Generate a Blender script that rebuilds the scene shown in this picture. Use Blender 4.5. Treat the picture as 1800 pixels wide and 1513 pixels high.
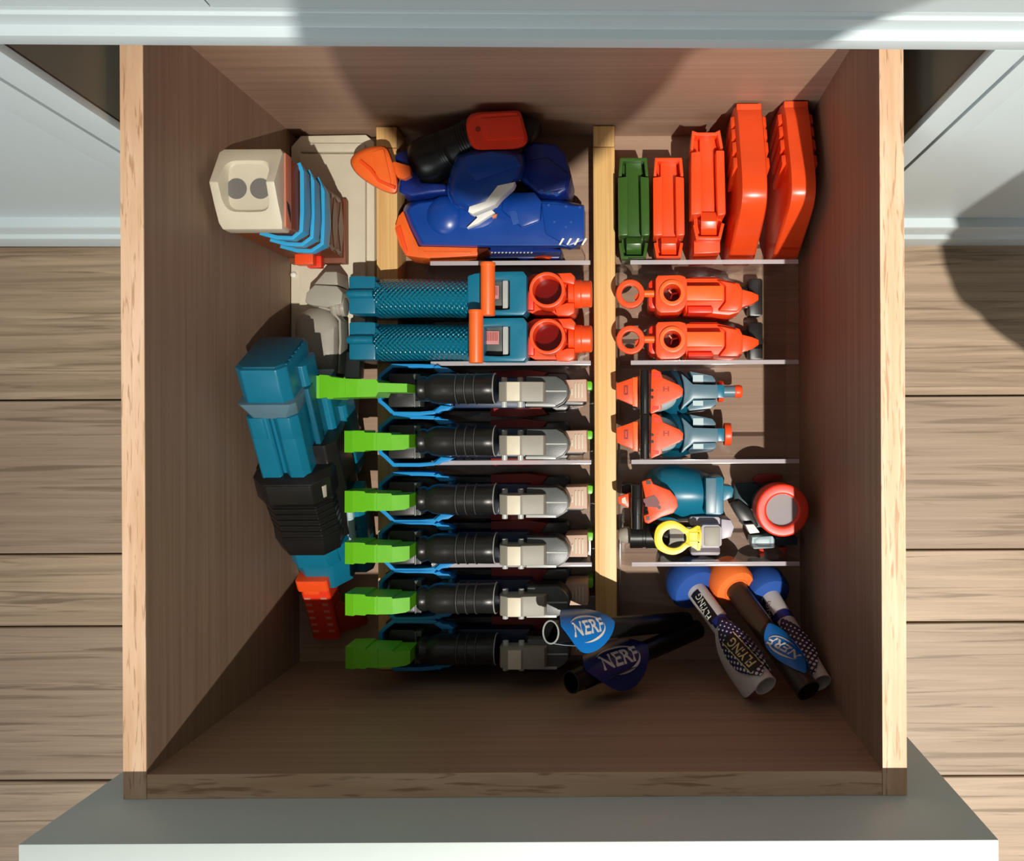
import bpy, bmesh, math, random
from mathutils import Vector, Matrix
random.seed(7)
for o in list(bpy.data.objects): bpy.data.objects.remove(o)
S = bpy.context.scene
COL = S.collection
# ---------------------------------------------------------------- camera, world, lamps, exposure
F, CX, CY, CH = 1487.0, 1100.0, 738.0, 0.875      # focal length (px), foot of the vertical, camera height over the drawer bottom
ROLL = math.radians(-0.28)
cam = bpy.data.cameras.new('camera'); co = bpy.data.objects.new('camera', cam); COL.objects.link(co)
cam.sensor_fit = 'HORIZONTAL'; cam.sensor_width = 36; cam.lens = 36*F/1800
cam.shift_x = -(CX-900)/1800; cam.shift_y = -(756.5-CY)/1800
cam.clip_start = 0.01
co.location = (0, 0, CH); co.rotation_euler = (0, 0, ROLL)
S.camera = co
w = bpy.data.worlds.new('room_light'); S.world = w; w.use_nodes = True
w.node_tree.nodes['Background'].inputs[0].default_value = (0.97, 0.97, 0.93, 1)
w.node_tree.nodes['Background'].inputs[1].default_value = 0.165
def lamp(name, loc, target, power, size, col):
    l = bpy.data.lights.new(name, 'SPOT'); l.energy = power; l.shadow_soft_size = size; l.color = col
    l.spot_size = math.radians(56); l.spot_blend = 1.0
    o = bpy.data.objects.new(name, l); COL.objects.link(o); o.location = loc
    o.rotation_euler = (Vector(target)-Vector(loc)).to_track_quat('-Z', 'Y').to_euler()
lamp('ceiling_downlight', (0.58, -1.20, 3.30), (0.70, -0.1, 0), 620, 0.016, (1.0, 0.95, 0.87))
wl = bpy.data.lights.new('room_fill', 'AREA'); wl.shape = 'RECTANGLE'; wl.size = 2.2; wl.size_y = 1.6; wl.energy = 60; wl.color = (0.93, 0.98, 1.0)   # added soft fill from the room side, no known window behind it
wo = bpy.data.objects.new('room_fill', wl); COL.objects.link(wo); wo.location = (-1.2, -3.3, 2.0)
wo.rotation_euler = (Vector((0, 0.1, 0.2))-wo.location).to_track_quat('-Z', 'Y').to_euler()
S.view_settings.view_transform = 'Standard'; S.view_settings.look = 'None'
S.view_settings.exposure = 0.0; S.view_settings.gamma = 1.0; S.view_settings.use_curve_mapping = False

# ---------------------------------------------------------------- helpers
cr, sr = math.cos(ROLL), math.sin(ROLL)
def ray(x, y):
    u, v = (x-CX)/F, (CY-y)/F
    return Vector((u*cr-v*sr, u*sr+v*cr, -1))
ZO = 0.0                                          # height of the rest plane of the thing being drawn
def W(x, y, z):                                   # photo pixel at a height -> world
    return Vector((0, 0, CH)) + ray(x, y)*(CH-max(z+ZO, .0042 if ZO else -9))
def M(z): return (CH-z-ZO)/F                         # metres per pixel at a height
class Plane:
    def __init__(s, p, n): s.p = Vector(p); s.n = Vector(n).normalized()
    def at(s, x, y):
        o = Vector((0, 0, CH)); d = ray(x, y)
        return o + d*((s.p-o).dot(s.n)/d.dot(s.n))
def HP(z): return Plane((0, 0, max(z+ZO, .012) if ZO else z), (0, 0, 1))
def srgb(h):
    h = h.lstrip('#'); c = [int(h[i:i+2], 16)/255 for i in (0, 2, 4)]
    return tuple(((v/12.92) if v <= .04045 else ((v+.055)/1.055)**2.4) for v in c)+(1,)
MATS = {}
def newmat(name):
    m = bpy.data.materials.new(name); m.use_nodes = True; MATS[name] = m
    nt = m.node_tree; return m, nt, nt.nodes['Principled BSDF']
def N(nt, t, **kw):
    n = nt.nodes.new(t)
    for k, v in kw.items():
        if k.startswith('i_'): n.inputs[int(k[2:]) if k[2:].isdigit() else k[2:]].default_value = v
        else: setattr(n, k, v)
    return n
def plastic(name, hexc, rough=.38, var=.10, bump=.0, trans=0, ns=60):
    m, nt, b = newmat(name); L = nt.links
    c = srgb(hexc)
    tc = N(nt, 'ShaderNodeTexCoord'); nz = N(nt, 'ShaderNodeTexNoise'); nz.inputs['Scale'].default_value = ns; nz.inputs['Detail'].default_value = 3
    L.new(tc.outputs['Object'], nz.inputs['Vector'])
    mx = N(nt, 'ShaderNodeMix', data_type='RGBA')
    mx.inputs['A'].default_value = tuple(v*(1-var) for v in c[:3])+(1,); mx.inputs['B'].default_value = tuple(min(1, v*(1+var)) for v in c[:3])+(1,)
    L.new(nz.outputs['Fac'], mx.inputs['Factor']); L.new(mx.outputs['Result'], b.inputs['Base Color'])
    mr = N(nt, 'ShaderNodeMapRange'); mr.inputs['To Min'].default_value = rough*.85; mr.inputs['To Max'].default_value = rough*1.15
    L.new(nz.outputs['Fac'], mr.inputs['Value']); L.new(mr.outputs['Result'], b.inputs['Roughness'])
    if trans: b.inputs['Transmission Weight'].default_value = trans
    if bump:
        n2 = N(nt, 'ShaderNodeTexNoise'); n2.inputs['Scale'].default_value = 900
        L.new(tc.outputs['Object'], n2.inputs['Vector'])
        bp = N(nt, 'ShaderNodeBump'); bp.inputs['Strength'].default_value = bump; bp.inputs['Distance'].default_value = .0006
        L.new(n2.outputs['Fac'], bp.inputs['Height']); L.new(bp.outputs['Normal'], b.inputs['Normal'])
    return m
def wood(name, c1, c2, scale, dark=None, dscale=None, damt=.5, rough=.5, bump=.15, rot=0, lo=.35, hi=.65):
    m, nt, b = newmat(name); L = nt.links
    tc = N(nt, 'ShaderNodeTexCoord'); mp = N(nt, 'ShaderNodeMapping'); mp.inputs['Scale'].default_value = scale; mp.inputs['Rotation'].default_value = (0, 0, rot)
    L.new(tc.outputs['Object'], mp.inputs['Vector'])
    oi = N(nt, 'ShaderNodeObjectInfo'); ad = N(nt, 'ShaderNodeVectorMath', operation='ADD'); ml = N(nt, 'ShaderNodeMath', operation='MULTIPLY'); ml.inputs[1].default_value = 37.
    L.new(oi.outputs['Random'], ml.inputs[0]); L.new(mp.outputs[0], ad.inputs[0]); L.new(ml.outputs[0], ad.inputs[1])
    nz = N(nt, 'ShaderNodeTexNoise'); nz.inputs['Scale'].default_value = 1; nz.inputs['Detail'].default_value = 5; nz.inputs['Roughness'].default_value = .65; nz.inputs['Distortion'].default_value = .6
    L.new(ad.outputs[0], nz.inputs['Vector'])
    rp = N(nt, 'ShaderNodeValToRGB'); rp.color_ramp.elements[0].position = lo; rp.color_ramp.elements[1].position = hi
    rp.color_ramp.elements[0].color = srgb(c1); rp.color_ramp.elements[1].color = srgb(c2)
    L.new(nz.outputs['Fac'], rp.inputs['Fac']); col = rp.outputs['Color']
    if dark:
        mp2 = N(nt, 'ShaderNodeMapping'); mp2.inputs['Scale'].default_value = dscale; mp2.inputs['Rotation'].default_value = (0, 0, rot)
        L.new(tc.outputs['Object'], mp2.inputs['Vector'])
        a2 = N(nt, 'ShaderNodeVectorMath', operation='ADD'); L.new(mp2.outputs[0], a2.inputs[0]); L.new(ml.outputs[0], a2.inputs[1])
        n2 = N(nt, 'ShaderNodeTexNoise'); n2.inputs['Scale'].default_value = 1; n2.inputs['Detail'].default_value = 3; n2.inputs['Distortion'].default_value = .8
        L.new(a2.outputs[0], n2.inputs['Vector'])
        r2 = N(nt, 'ShaderNodeValToRGB'); r2.color_ramp.elements[0].position = .56; r2.color_ramp.elements[1].position = .66
        r2.color_ramp.elements[0].color = (0, 0, 0, 1); r2.color_ramp.elements[1].color = (damt, damt, damt, 1)
        L.new(n2.outputs['Fac'], r2.inputs['Fac'])
        mx = N(nt, 'ShaderNodeMix', data_type='RGBA'); mx.inputs['B'].default_value = srgb(dark)
        L.new(r2.outputs['Color'], mx.inputs['Factor']); L.new(col, mx.inputs['A']); col = mx.outputs['Result']
    L.new(col, b.inputs['Base Color']); b.inputs['Roughness'].default_value = rough
    bp = N(nt, 'ShaderNodeBump'); bp.inputs['Strength'].default_value = bump; bp.inputs['Distance'].default_value = .0008
    L.new(nz.outputs['Fac'], bp.inputs['Height']); L.new(bp.outputs['Normal'], b.inputs['Normal'])
    return m

ORG = {}
def finish(me, ang=38):
    for p in me.polygons: p.use_smooth = True
    me.set_sharp_from_angle(angle=math.radians(ang))
def thing(name, label, cat, loc, group=None):
    o = bpy.data.objects.new(name, None); COL.objects.link(o); o.location = loc; o.empty_display_size = .02
    o['label'] = label; o['category'] = cat
    if group: o['group'] = group
    ORG[o] = Vector(loc); return o
def part(name, bm, mat, parent=None, bev=0, seg=2, ang=38, label=None, loc=None):
    bmesh.ops.remove_doubles(bm, verts=bm.verts, dist=1e-6)
    bmesh.ops.recalc_face_normals(bm, faces=bm.faces)
    if bev:
        es = [e for e in bm.edges if len(e.link_faces) == 2 and e.calc_face_angle(0) > math.radians(28)]
        if es: bmesh.ops.bevel(bm, geom=es, offset=bev, segments=seg, profile=.6, affect='EDGES', clamp_overlap=True)
    off = ORG[parent] if parent is not None else Vector(loc or (0, 0, 0))
    bmesh.ops.translate(bm, verts=bm.verts, vec=-off)
    me = bpy.data.meshes.new(name); bm.to_mesh(me); bm.free(); finish(me, ang)
    o = bpy.data.objects.new(name, me); COL.objects.link(o)
    me.materials.append(MATS[mat] if isinstance(mat, str) else mat)
    if parent is not None: o.parent = parent
    else: o.location = off
    ORG[o] = off
    if label: o['label'] = label
    return o
def tag(o, label, cat, group=None):
    o['label'] = label; o['category'] = cat
    if group: o['group'] = group
    return o
def dup(o, off, label=None, parent=None, skip=()):
    c = o.copy(); COL.objects.link(c); ORG[c] = ORG[o]+Vector(off)
    if parent is None: c.location = o.location+Vector(off)
    else: c.parent = parent
    if label: c['label'] = label
    for ch in list(o.children):
        if ch.name.split('.')[0] in skip: continue
        dup(ch, off, None, c)
    return c
def B(): return bmesh.new()
def ringface(bm, a, b, closed=True):
    n = len(a)
    for i in range(n if closed else n-1):
        j = (i+1) % n
        try: bm.faces.new((a[i], a[j], b[j], b[i]))
        except ValueError: pass
def vs(bm, pts): return [bm.verts.new(p) for p in pts]
def loft(bm, rings, caps=True):
    r = [vs(bm, x) for x in rings]
    for a, b in zip(r, r[1:]): ringface(bm, a, b)
    if caps: bm.faces.new(r[0]); bm.faces.new(r[-1])
    return r
def slab(bm, pts, z, th, taper=0.0, px=True):     # outline drawn on a plane (height or Plane), given a real thickness
    pl = z if isinstance(z, Plane) else HP(z)
    top = [pl.at(*p) for p in pts] if px else [Vector(p) for p in pts]
    if pl.n.z > .999: th = min(th, pl.p.z-(.0042 if ZO else .0005))
    c = sum(top, Vector())/len(top)
    bot = [p - pl.n*th + (p-c)*taper for p in top]
    loft(bm, [top, bot])
def slabz(bm, pts, zf, z1):                       # outline whose top height follows zf(x, y), going straight down to z1
    top = [W(x, y, zf(x, y)) for x, y in pts]
    loft(bm, [top, [Vector((p.x, p.y, max(z1+ZO, .0042))) for p in top]])
def rect(x0, y0, x1, y1, c=0):
    if not c: return [(x0, y0), (x1, y0), (x1, y1), (x0, y1)]
    return [(x0+c, y0), (x1-c, y0), (x1, y0+c), (x1, y1-c), (x1-c, y1), (x0+c, y1), (x0, y1-c), (x0, y0+c)]
def circ(cx, cy, rx, ry=None, n=28, a0=0):
    ry = ry or rx
    return [(cx+rx*math.cos(a0+2*math.pi*i/n), cy+ry*math.sin(a0+2*math.pi*i/n)) for i in range(n)]
def wbox(bm, x0, x1, y0, y1, z0, z1):
    a = [Vector(p) for p in ((x0, y0, z0), (x1, y0, z0), (x1, y1, z0), (x0, y1, z0))]
    loft(bm, [a, [p+Vector((0, 0, z1-z0)) for p in a]])
def frame(d, up=(0, 0, 1)):
    d = Vector(d).normalized(); up = Vector(up)
    if abs(d.dot(up)) > .98: up = Vector((1, 0, 0))
    e1 = d.cross(up).normalized(); e2 = e1.cross(d).normalized()
    return d, e1, e2
def lathe(bm, p0, d, prof, n=26, sq=1.0, caps=True):   # prof: (distance along d, radius)
    d, e1, e2 = frame(d); p0 = Vector(p0)
    loft(bm, [[p0+d*t+e1*(r*math.cos(2*math.pi*i/n))+e2*(r*sq*math.sin(2*math.pi*i/n)) for i in range(n)] for t, r in prof], caps)
def cyl(bm, p0, p1, r, r1=None, n=26, sq=1.0):
    p0 = Vector(p0); p1 = Vector(p1); L = (p1-p0).length
    lathe(bm, p0, p1-p0, [(0, r), (L, r1 if r1 is not None else r)], n, sq)
def hollow(bm, p0, p1, ro, ri, n=36):
    p0 = Vector(p0); p1 = Vector(p1); d, e1, e2 = frame(p1-p0)
    def rg(p, r): return vs(bm, [p+e1*(r*math.cos(2*math.pi*i/n))+e2*(r*math.sin(2*math.pi*i/n)) for i in range(n)])
    a, b, c, e = rg(p0, ro), rg(p1, ro), rg(p1, ri), rg(p0, ri)
    ringface(bm, a, b); ringface(bm, b, c); ringface(bm, c, e); ringface(bm, e, a)
def annul(bm, outer, inner, z, th):               # two px outlines of equal count
    pl = z if isinstance(z, Plane) else HP(z)
    o = [pl.at(*p) for p in outer]; i = [pl.at(*p) for p in inner]
    a, b = vs(bm, o), vs(bm, i); c, d = vs(bm, [p-pl.n*th for p in i]), vs(bm, [p-pl.n*th for p in o])
    ringface(bm, a, b); ringface(bm, b, c); ringface(bm, c, d); ringface(bm, d, a)
def band(bm, pts, z, th, h, closed=True):         # thin upright wall following a px polyline at height z, th in metres
    P = [W(x, y, z) for x, y in pts]; n = len(P); nr = []
    for i in range(n):
        a = P[i-1] if (i or closed) else P[i]; c = P[(i+1) % n] if (i < n-1 or closed) else P[i]
        d1 = (P[i]-a); d2 = (c-P[i])
        d1 = d1.normalized() if d1.length > 1e-9 else d2.normalized(); d2 = d2.normalized() if d2.length > 1e-9 else d1
        t = (d1+d2).normalized(); k = max(.4, t.dot(d1)); nr.append(Vector((-t.y, t.x, 0))/k)
    o = [p+q*th/2 for p, q in zip(P, nr)]; i_ = [p-q*th/2 for p, q in zip(P, nr)]; dn = Vector((0, 0, -h))
    a, b, c, d = vs(bm, o), vs(bm, i_), vs(bm, [p+dn for p in i_]), vs(bm, [p+dn for p in o])
    for u, v in ((a, b), (b, c), (c, d), (d, a)): ringface(bm, u, v, closed)
    if not closed:
        for k in (0, n-1): bm.faces.new((a[k], b[k], c[k], d[k]))
def ball(bm, c, r, rot=None, n=24, m=14):
    if not hasattr(r, '__len__'): r = (r, r, r)
    mt = bmesh.ops.create_uvsphere(bm, u_segments=n, v_segments=m, radius=1)
    R = rot if rot is not None else Matrix.Identity(3)
    for v in mt['verts']: v.co = Vector(c)+R @ Vector((v.co.x*r[0], v.co.y*r[1], v.co.z*r[2]))
def smoothpts(pts, k=4, closed=True):             # Catmull-Rom through px points
    out = []; n = len(pts)
    for i in range(n if closed else n-1):
        p0, p1, p2, p3 = [pts[(i+j) % n] if closed else pts[max(0, min(n-1, i+j))] for j in (-1, 0, 1, 2)]
        for s in range(k):
            t = s/k
            out.append(tuple(.5*(2*b+(c-a)*t+(2*a-5*b+4*c-d)*t*t+(3*b-a-3*c+d)*t**3) for a, b, c, d in zip(p0, p1, p2, p3)))
    if not closed: out.append(tuple(pts[-1]))
    return out
def tubepath(bm, pts, r, n=12):
    pts = [Vector(p) for p in pts]; rings = []
    for i, p in enumerate(pts):
        d = (pts[min(i+1, len(pts)-1)]-pts[max(i-1, 0)])
        _, e1, e2 = frame(d); rr = r[i] if hasattr(r, '__len__') else r
        rings.append([p+e1*(rr*math.cos(2*math.pi*k/n))+e2*(rr*math.sin(2*math.pi*k/n)) for k in range(n)])
    loft(bm, rings)
_T = {}
def textgeo(s, bold=.02, shear=0.):               # flat lettering as polygons, unit letter height, centred
    k = (s, bold, shear)
    if k not in _T:
        cu = bpy.data.curves.new('lettering', 'FONT'); cu.body = s; cu.offset = bold; cu.shear = shear; cu.size = 1.4; cu.resolution_u = 3
        cu.align_x = 'CENTER'; cu.align_y = 'CENTER'
        o = bpy.data.objects.new('lettering', cu); COL.objects.link(o)
        me = bpy.data.meshes.new_from_object(o.evaluated_get(bpy.context.evaluated_depsgraph_get()))
        _T[k] = ([v.co.copy() for v in me.vertices], [list(p.vertices) for p in me.polygons])
        bpy.data.objects.remove(o); bpy.data.curves.remove(cu); bpy.data.meshes.remove(me)
    return _T[k]
def letter(bm, s, mapf, size, bold=.02, shear=0., sx=1.0):
    V, P = textgeo(s, bold, shear)
    vv = [bm.verts.new(mapf(v.x*size*sx, v.y*size)) for v in V]
    for p in P:
        try: bm.faces.new([vv[i] for i in p])
        except ValueError: pass
# ---------------------------------------------------------------- materials
plastic('cabinet_paint', '#c9d5d7', .42, .02); plastic('front_paint', '#ccd6d2', .45, .02); plastic('interior_paint', '#7b796c', .6, .04)
wood('oak_edge', '#dcb18a', '#eecbab', (70, 6, 70), '#b48963', (420, 30, 60), .8, .55, .1, rot=-.14)
wood('oak_edge_cross', '#d3aa84', '#e8c6a4', (5, 55, 55), '#a07550', (18, 190, 60), .75, .55, .1, rot=-.35)
wood('veneer_along', '#8d725d', '#9f846e', (140, 2.5, 140), rough=.55, bump=.05)
wood('veneer_across', '#997c66', '#ab8c75', (2.5, 140, 140), rough=.55, bump=.05)
wood('bamboo', '#e0ae6a', '#f0c885', (420, 4, 420), '#cf9c58', (240, 3, 240), .5, .45, .06)
for i, (a, b) in enumerate((('#8b765f', '#b39b81'), ('#917c66', '#a6907a'), ('#9a846d', '#bba287'), ('#96816b', '#ac967f'), ('#9d8872', '#bfa78e'))):
    wood('plank_oak_%d' % i, a, b, (3.0, 95 if i % 2 == 0 else 170, 3), '#6f5c48', (5, 150, 5), .7, .5, .35)
for n, h, r in (('green_lever', '#68bf1a', .35), ('teal', '#11728f', .33), ('teal_dark', '#0d5a72', .4), ('orange', '#ff5420', .36), ('deep_red', '#6a130d', .4), ('orange_soft', '#f86a24', .4), ('red_orange', '#ef3a1d', .36),
                ('black', '#191817', .33), ('charcoal', '#20201e', .34), ('grey_block', '#9c988b', .5), ('cream', '#d9d0b8', .45), ('greige', '#a9a395', .42), ('gunmetal', '#565a58', .35),
                ('silver', '#b9bcb8', .3), ('tan', '#c9a993', .55), ('blue_frame', '#1a92d8', .33), ('navy', '#0f2c52', .35), ('dark_red', '#9a2418', .45), ('royal', '#104296', .3), ('royal_deep', '#0f2a78', .33),
                ('white_decal', '#f0f0e6', .5), ('brown', '#7d4023', .45), ('taupe', '#8c7a6b', .45), ('salmon', '#d9876a', .5), ('sky', '#3bb0e6', .35), ('sky_grey', '#7f93a0', .4),
                ('slate', '#5d7d8c', .35), ('pale_blue', '#b9cfd2', .4), ('yellow', '#f5d80c', .36), ('lilac', '#b9b4bd', .4), ('dark_teal', '#173a42', .4),
                ('paper_white', '#d8d2cc', .6), ('print_black', '#0b0b0c', .5), ('print_white', '#d9d6cf', .5), ('print_yellow', '#d9c58a', .5), ('paper_blue', '#1273c4', .35), ('paper_navy', '#1b2568', .3),
                ('foam_blue', '#1a4c9c', .7), ('foam_orange', '#f7742a', .7), ('tube_black', '#121212', .35), ('tube_brown', '#3a2b20', .3), ('barcode', '#d58f8c', .5), ('smoke_lens', '#7a7773', .3)):
    plastic(n, h, r, bump=.08 if n in ('charcoal', 'grey_block', 'gunmetal', 'foam_blue', 'foam_orange') else 0)
plastic('mag_orange', '#fb5220', .3, trans=.06); plastic('mag_green', '#3d6526', .28, trans=.15)
def tex_handle():
    m, nt, b = newmat('teal_knurled'); L = nt.links
    tc = N(nt, 'ShaderNodeTexCoord'); mp = N(nt, 'ShaderNodeMapping'); mp.inputs['Rotation'].default_value = (0, 0, .785); mp.inputs['Scale'].default_value = (310, 310, 0)
    L.new(tc.outputs['Object'], mp.inputs['Vector'])
    vo = N(nt, 'ShaderNodeTexVoronoi', distance='EUCLIDEAN'); vo.inputs['Randomness'].default_value = 0; vo.inputs['Scale'].default_value = 1
    L.new(mp.outputs[0], vo.inputs['Vector'])
    bp = N(nt, 'ShaderNodeBump', invert=True); bp.inputs['Strength'].default_value = 1; bp.inputs['Distance'].default_value = .004
    L.new(vo.outputs['Distance'], bp.inputs['Height']); L.new(bp.outputs['Normal'], b.inputs['Normal'])
    b.inputs['Base Color'].default_value = srgb('#137b96'); b.inputs['Roughness'].default_value = .22; b.inputs['Specular IOR Level'].default_value = .8
tex_handle()
def tex_dots():
    m, nt, b = newmat('dotted_print'); L = nt.links
    uv = N(nt, 'ShaderNodeUVMap'); mp = N(nt, 'ShaderNodeMapping'); mp.inputs['Rotation'].default_value = (0, 0, .6); mp.inputs['Scale'].default_value = (235, 235, 0)
    L.new(uv.outputs[0], mp.inputs['Vector'])
    vo = N(nt, 'ShaderNodeTexVoronoi'); vo.inputs['Randomness'].default_value = 0; vo.inputs['Scale'].default_value = 1; L.new(mp.outputs[0], vo.inputs['Vector'])
    sp = N(nt, 'ShaderNodeSeparateXYZ'); L.new(uv.outputs[0], sp.inputs[0])
    mr = N(nt, 'ShaderNodeMapRange'); mr.inputs['From Min'].default_value = 0; mr.inputs['From Max'].default_value = .07; mr.inputs['To Min'].default_value = .36; mr.inputs['To Max'].default_value = .16; L.new(sp.outputs['X'], mr.inputs['Value'])
    lt = N(nt, 'ShaderNodeMath', operation='LESS_THAN'); L.new(vo.outputs['Distance'], lt.inputs[0]); L.new(mr.outputs[0], lt.inputs[1])
    mx = N(nt, 'ShaderNodeMix', data_type='RGBA'); mx.inputs['A'].default_value = srgb('#1a1440'); mx.inputs['B'].default_value = srgb('#d8d2c8')
    L.new(lt.outputs[0], mx.inputs['Factor']); L.new(mx.outputs['Result'], b.inputs['Base Color']); b.inputs['Roughness'].default_value = .5
tex_dots()
def acrylic(name, tint, refl, mixw=0.0, mixc=(.85, .8, .82, 1)):
    m, nt, b = newmat(name); L = nt.links; out = nt.nodes['Material Output']
    tr = N(nt, 'ShaderNodeBsdfTransparent'); tr.inputs[0].default_value = tint
    gl = N(nt, 'ShaderNodeBsdfGlossy'); gl.inputs['Roughness'].default_value = .06
    fr = N(nt, 'ShaderNodeLayerWeight'); pw = N(nt, 'ShaderNodeMath', operation='POWER'); pw.inputs[1].default_value = 5
    ma = N(nt, 'ShaderNodeMath', operation='MULTIPLY_ADD'); ma.inputs[1].default_value = .8; ma.inputs[2].default_value = .04*refl/1.45
    L.new(fr.outputs['Facing'], pw.inputs[0]); L.new(pw.outputs[0], ma.inputs[0])
    mx = N(nt, 'ShaderNodeMixShader'); L.new(ma.outputs[0], mx.inputs[0]); L.new(tr.outputs[0], mx.inputs[1]); L.new(gl.outputs[0], mx.inputs[2]); res = mx.outputs[0]
    if mixw:
        b.inputs['Base Color'].default_value = mixc; b.inputs['Roughness'].default_value = .12
        m2 = N(nt, 'ShaderNodeMixShader'); m2.inputs[0].default_value = mixw; L.new(res, m2.inputs[1]); L.new(b.outputs[0], m2.inputs[2]); res = m2.outputs[0]
    L.new(res, out.inputs['Surface'])
acrylic('acrylic', (.965, .96, .955, 1), 1.45); acrylic('acrylic_glint', (.9, .88, .9, 1), 1.6, .42)  # second one mixes in whitish colour as a painted edge highlight
acrylic('lens_red', (.75, .12, .07, 1), 1.5, .35, (.35, .015, .01, 1)); acrylic('lens_clear', (.62, .6, .58, 1), 1.5, .35)

# ---------------------------------------------------------------- setting: floor
ZF = -.066
bm = B(); wbox(bm, -1.6, 1.6, -1.6, 1.2, ZF-.03, ZF-.012)
fl = part('floor', bm, 'plank_oak_1'); fl['kind'] = 'structure'
fl['label'] = 'grey-brown oak plank floor on both sides of the open drawer'
ys = [1.0, .83, .66, .49, .3685, .197, .0253, -.146, -.2266, -.398, -.569, -.65, -.82, -.99, -1.16]
for i, (a, b) in enumerate(zip(ys, ys[1:])):
    bm = B(); wbox(bm, -1.6, 1.6, b+.0009, a-.0009, ZF-.011, ZF); o = part('plank', bm, 'plank_oak_%d' % ((0, 2, 3, 1, 0, 0, 1, 2, 3, 4, 1, 2, 0, 3)[i]), fl, bev=.0012, seg=1)

# ---------------------------------------------------------------- setting: painted cabinet around the drawer
PV = Vector((0, .214, .388))
cab = thing('cabinet', 'pale grey-blue painted cabinet that the wooden drawer is pulled out of', 'cabinet', PV)
XL, XR = -.359, .216
def extr(prof, x0, x1):                           # (y,z) profile swept along x
    b = B(); loft(b, [[Vector((x0, y, z)) for y, z in prof], [Vector((x1, y, z)) for y, z in prof]]); return b
top = [(.214, .388), (.214, .3985), (.2195, .3998), (.2195, .411), (.2215, .4118), (.2215, .4155), (.245, .4155), (.245, .388)]
part('top_rail', extr(top, -.95, .75), 'cabinet_paint', cab, bev=.0006)
uf = part('drawer_front', extr([(.2215, .4155), (.2215, .62), (.245, .62), (.245, .4155)], -.222, .75), 'cabinet_paint', cab, bev=.0006)
bm = B(); loft(bm, [[Vector(p) for p in q] for q in (((-.95, .2215, .4158), (-.2225, .2215, .4158), (-.2225, .2215, .62), (-.95, .2215, .62)), ((-.95, .233, .423), (-.2295, .233, .423), (-.2295, .233, .62), (-.95, .233, .62)), ((-.95, .245, .423), (-.2295, .245, .423), (-.2295, .245, .62), (-.95, .245, .62)))])
part('recessed_panel', bm, 'cabinet_paint', cab)
ZB = -.03
for s, xa, w1, w2 in ((-1, XL, .024, .031), (1, XR, .020, .020)):
    def X(d): return xa+s*d
    def bx(d0, d1, y0, y1, z0, z1): b = B(); wbox(b, min(X(d0), X(d1)), max(X(d0), X(d1)), y0, y1, z0, z1); return b
    part('stile', bx(0, w1, .214, .2200, ZB, .388), 'cabinet_paint', cab, bev=.0008)
    d = part('door', bx(w1+.003, w1+w2, .214, .236, .0, .386), 'cabinet_paint', cab, bev=.0008)
    part('bead', bx(w1+w2-.0005, w1+w2+.003, .2165, .236, .0, .386), 'cabinet_paint', d, bev=.0006)
    part('panel', bx(w1+w2, .60, .222, .236, .0, .386), 'cabinet_paint', d, bev=.0006)
    part('top_door_rail', bx(w1+w2+.002, .60, .214, .236, .36, .386), 'cabinet_paint', d, bev=.0006)
    part('interior_side', bx(.0015, .02, .2205, .80, -.05, .388), 'interior_paint', cab)
for x0, x1 in ((-.95, XL), (XR, .80)):
    part('baseboard', extr([(.236, .002), (.2125, .002), (.2115, -.002), (.2115, -.024), (.2075, -.028), (.2075, ZF+.004), (.236, ZF+.004)], x0, x1), 'cabinet_paint', cab, bev=.0007)
part('bottom_rail', extr([(.236, -.03), (.214, -.03), (.214, ZF+.004), (.236, ZF+.004)], XL, XR), 'cabinet_paint', cab)
bm = B(); wbox(bm, XL-.03, XR+.03, .80, .815, -.05, .40); part('interior_back', bm, 'interior_paint', cab)
bm = B(); wbox(bm, XL-.03, XR+.03, .236, .80, -.046, -.036); part('interior_floor', bm, 'interior_paint', cab)
bm = B(); wbox(bm, XL-.03, XR+.03, .245, .80, .389, .40); part('interior_top', bm, 'interior_paint', cab)
cab.rotation_euler = (-.035, .024, 0)

# ---------------------------------------------------------------- the drawer
ZR = .280
IL, IR, IF, IB = -.3385, .1795, -.2480, .2935
OL, OR, OF, OB = IL-.0162, IR+.0170, -.2648, IB+.016
dr = thing('drawer', 'open deep wooden drawer with oak rims and a white front', 'drawer', (0, 0, -.014))
def dpart(name, x0, x1, y0, y1, z0, z1, mat, par=dr, bev=.0005):
    b = B(); wbox(b, x0, x1, y0, y1, z0, z1); return part(name, b, mat, par, bev=bev)
dpart('bottom', OL+.004, OR-.004, OF+.004, OB-.004, -.014, 0, 'veneer_across', bev=0)
p = dpart('side_panel', OL, IL, OF, OB, -.02, ZR-.001, 'veneer_along', bev=0); dpart('edge_band', OL, IL, OF, OB, ZR-.001, ZR, 'oak_edge', p, 0)
p = dpart('side_panel', IR, OR, OF, OB, -.02, ZR-.001, 'veneer_along', bev=0); dpart('edge_band', IR, OR, OF, OB, ZR-.001, ZR, 'oak_edge', p, 0)
p = dpart('front_panel', IL, IR, OF, IF, -.02, ZR-.001, 'veneer_across', bev=0); dpart('edge_band', IL+.0004, IR-.0004, OF, IF, ZR-.001, ZR-.0002, 'oak_edge_cross', p, 0)
p = dpart('back_panel', IL, IR, IB, OB, -.02, ZR-.001, 'veneer_across', bev=0); dpart('edge_band', IL+.0004, IR-.0004, IB, OB, ZR-.001, ZR-.0002, 'oak_edge_cross', p, 0)
dpart('drawer_front', -.3835, .2335, OF-.024, OF-.0002, -.05, .343, 'front_paint', bev=.0012)

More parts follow.
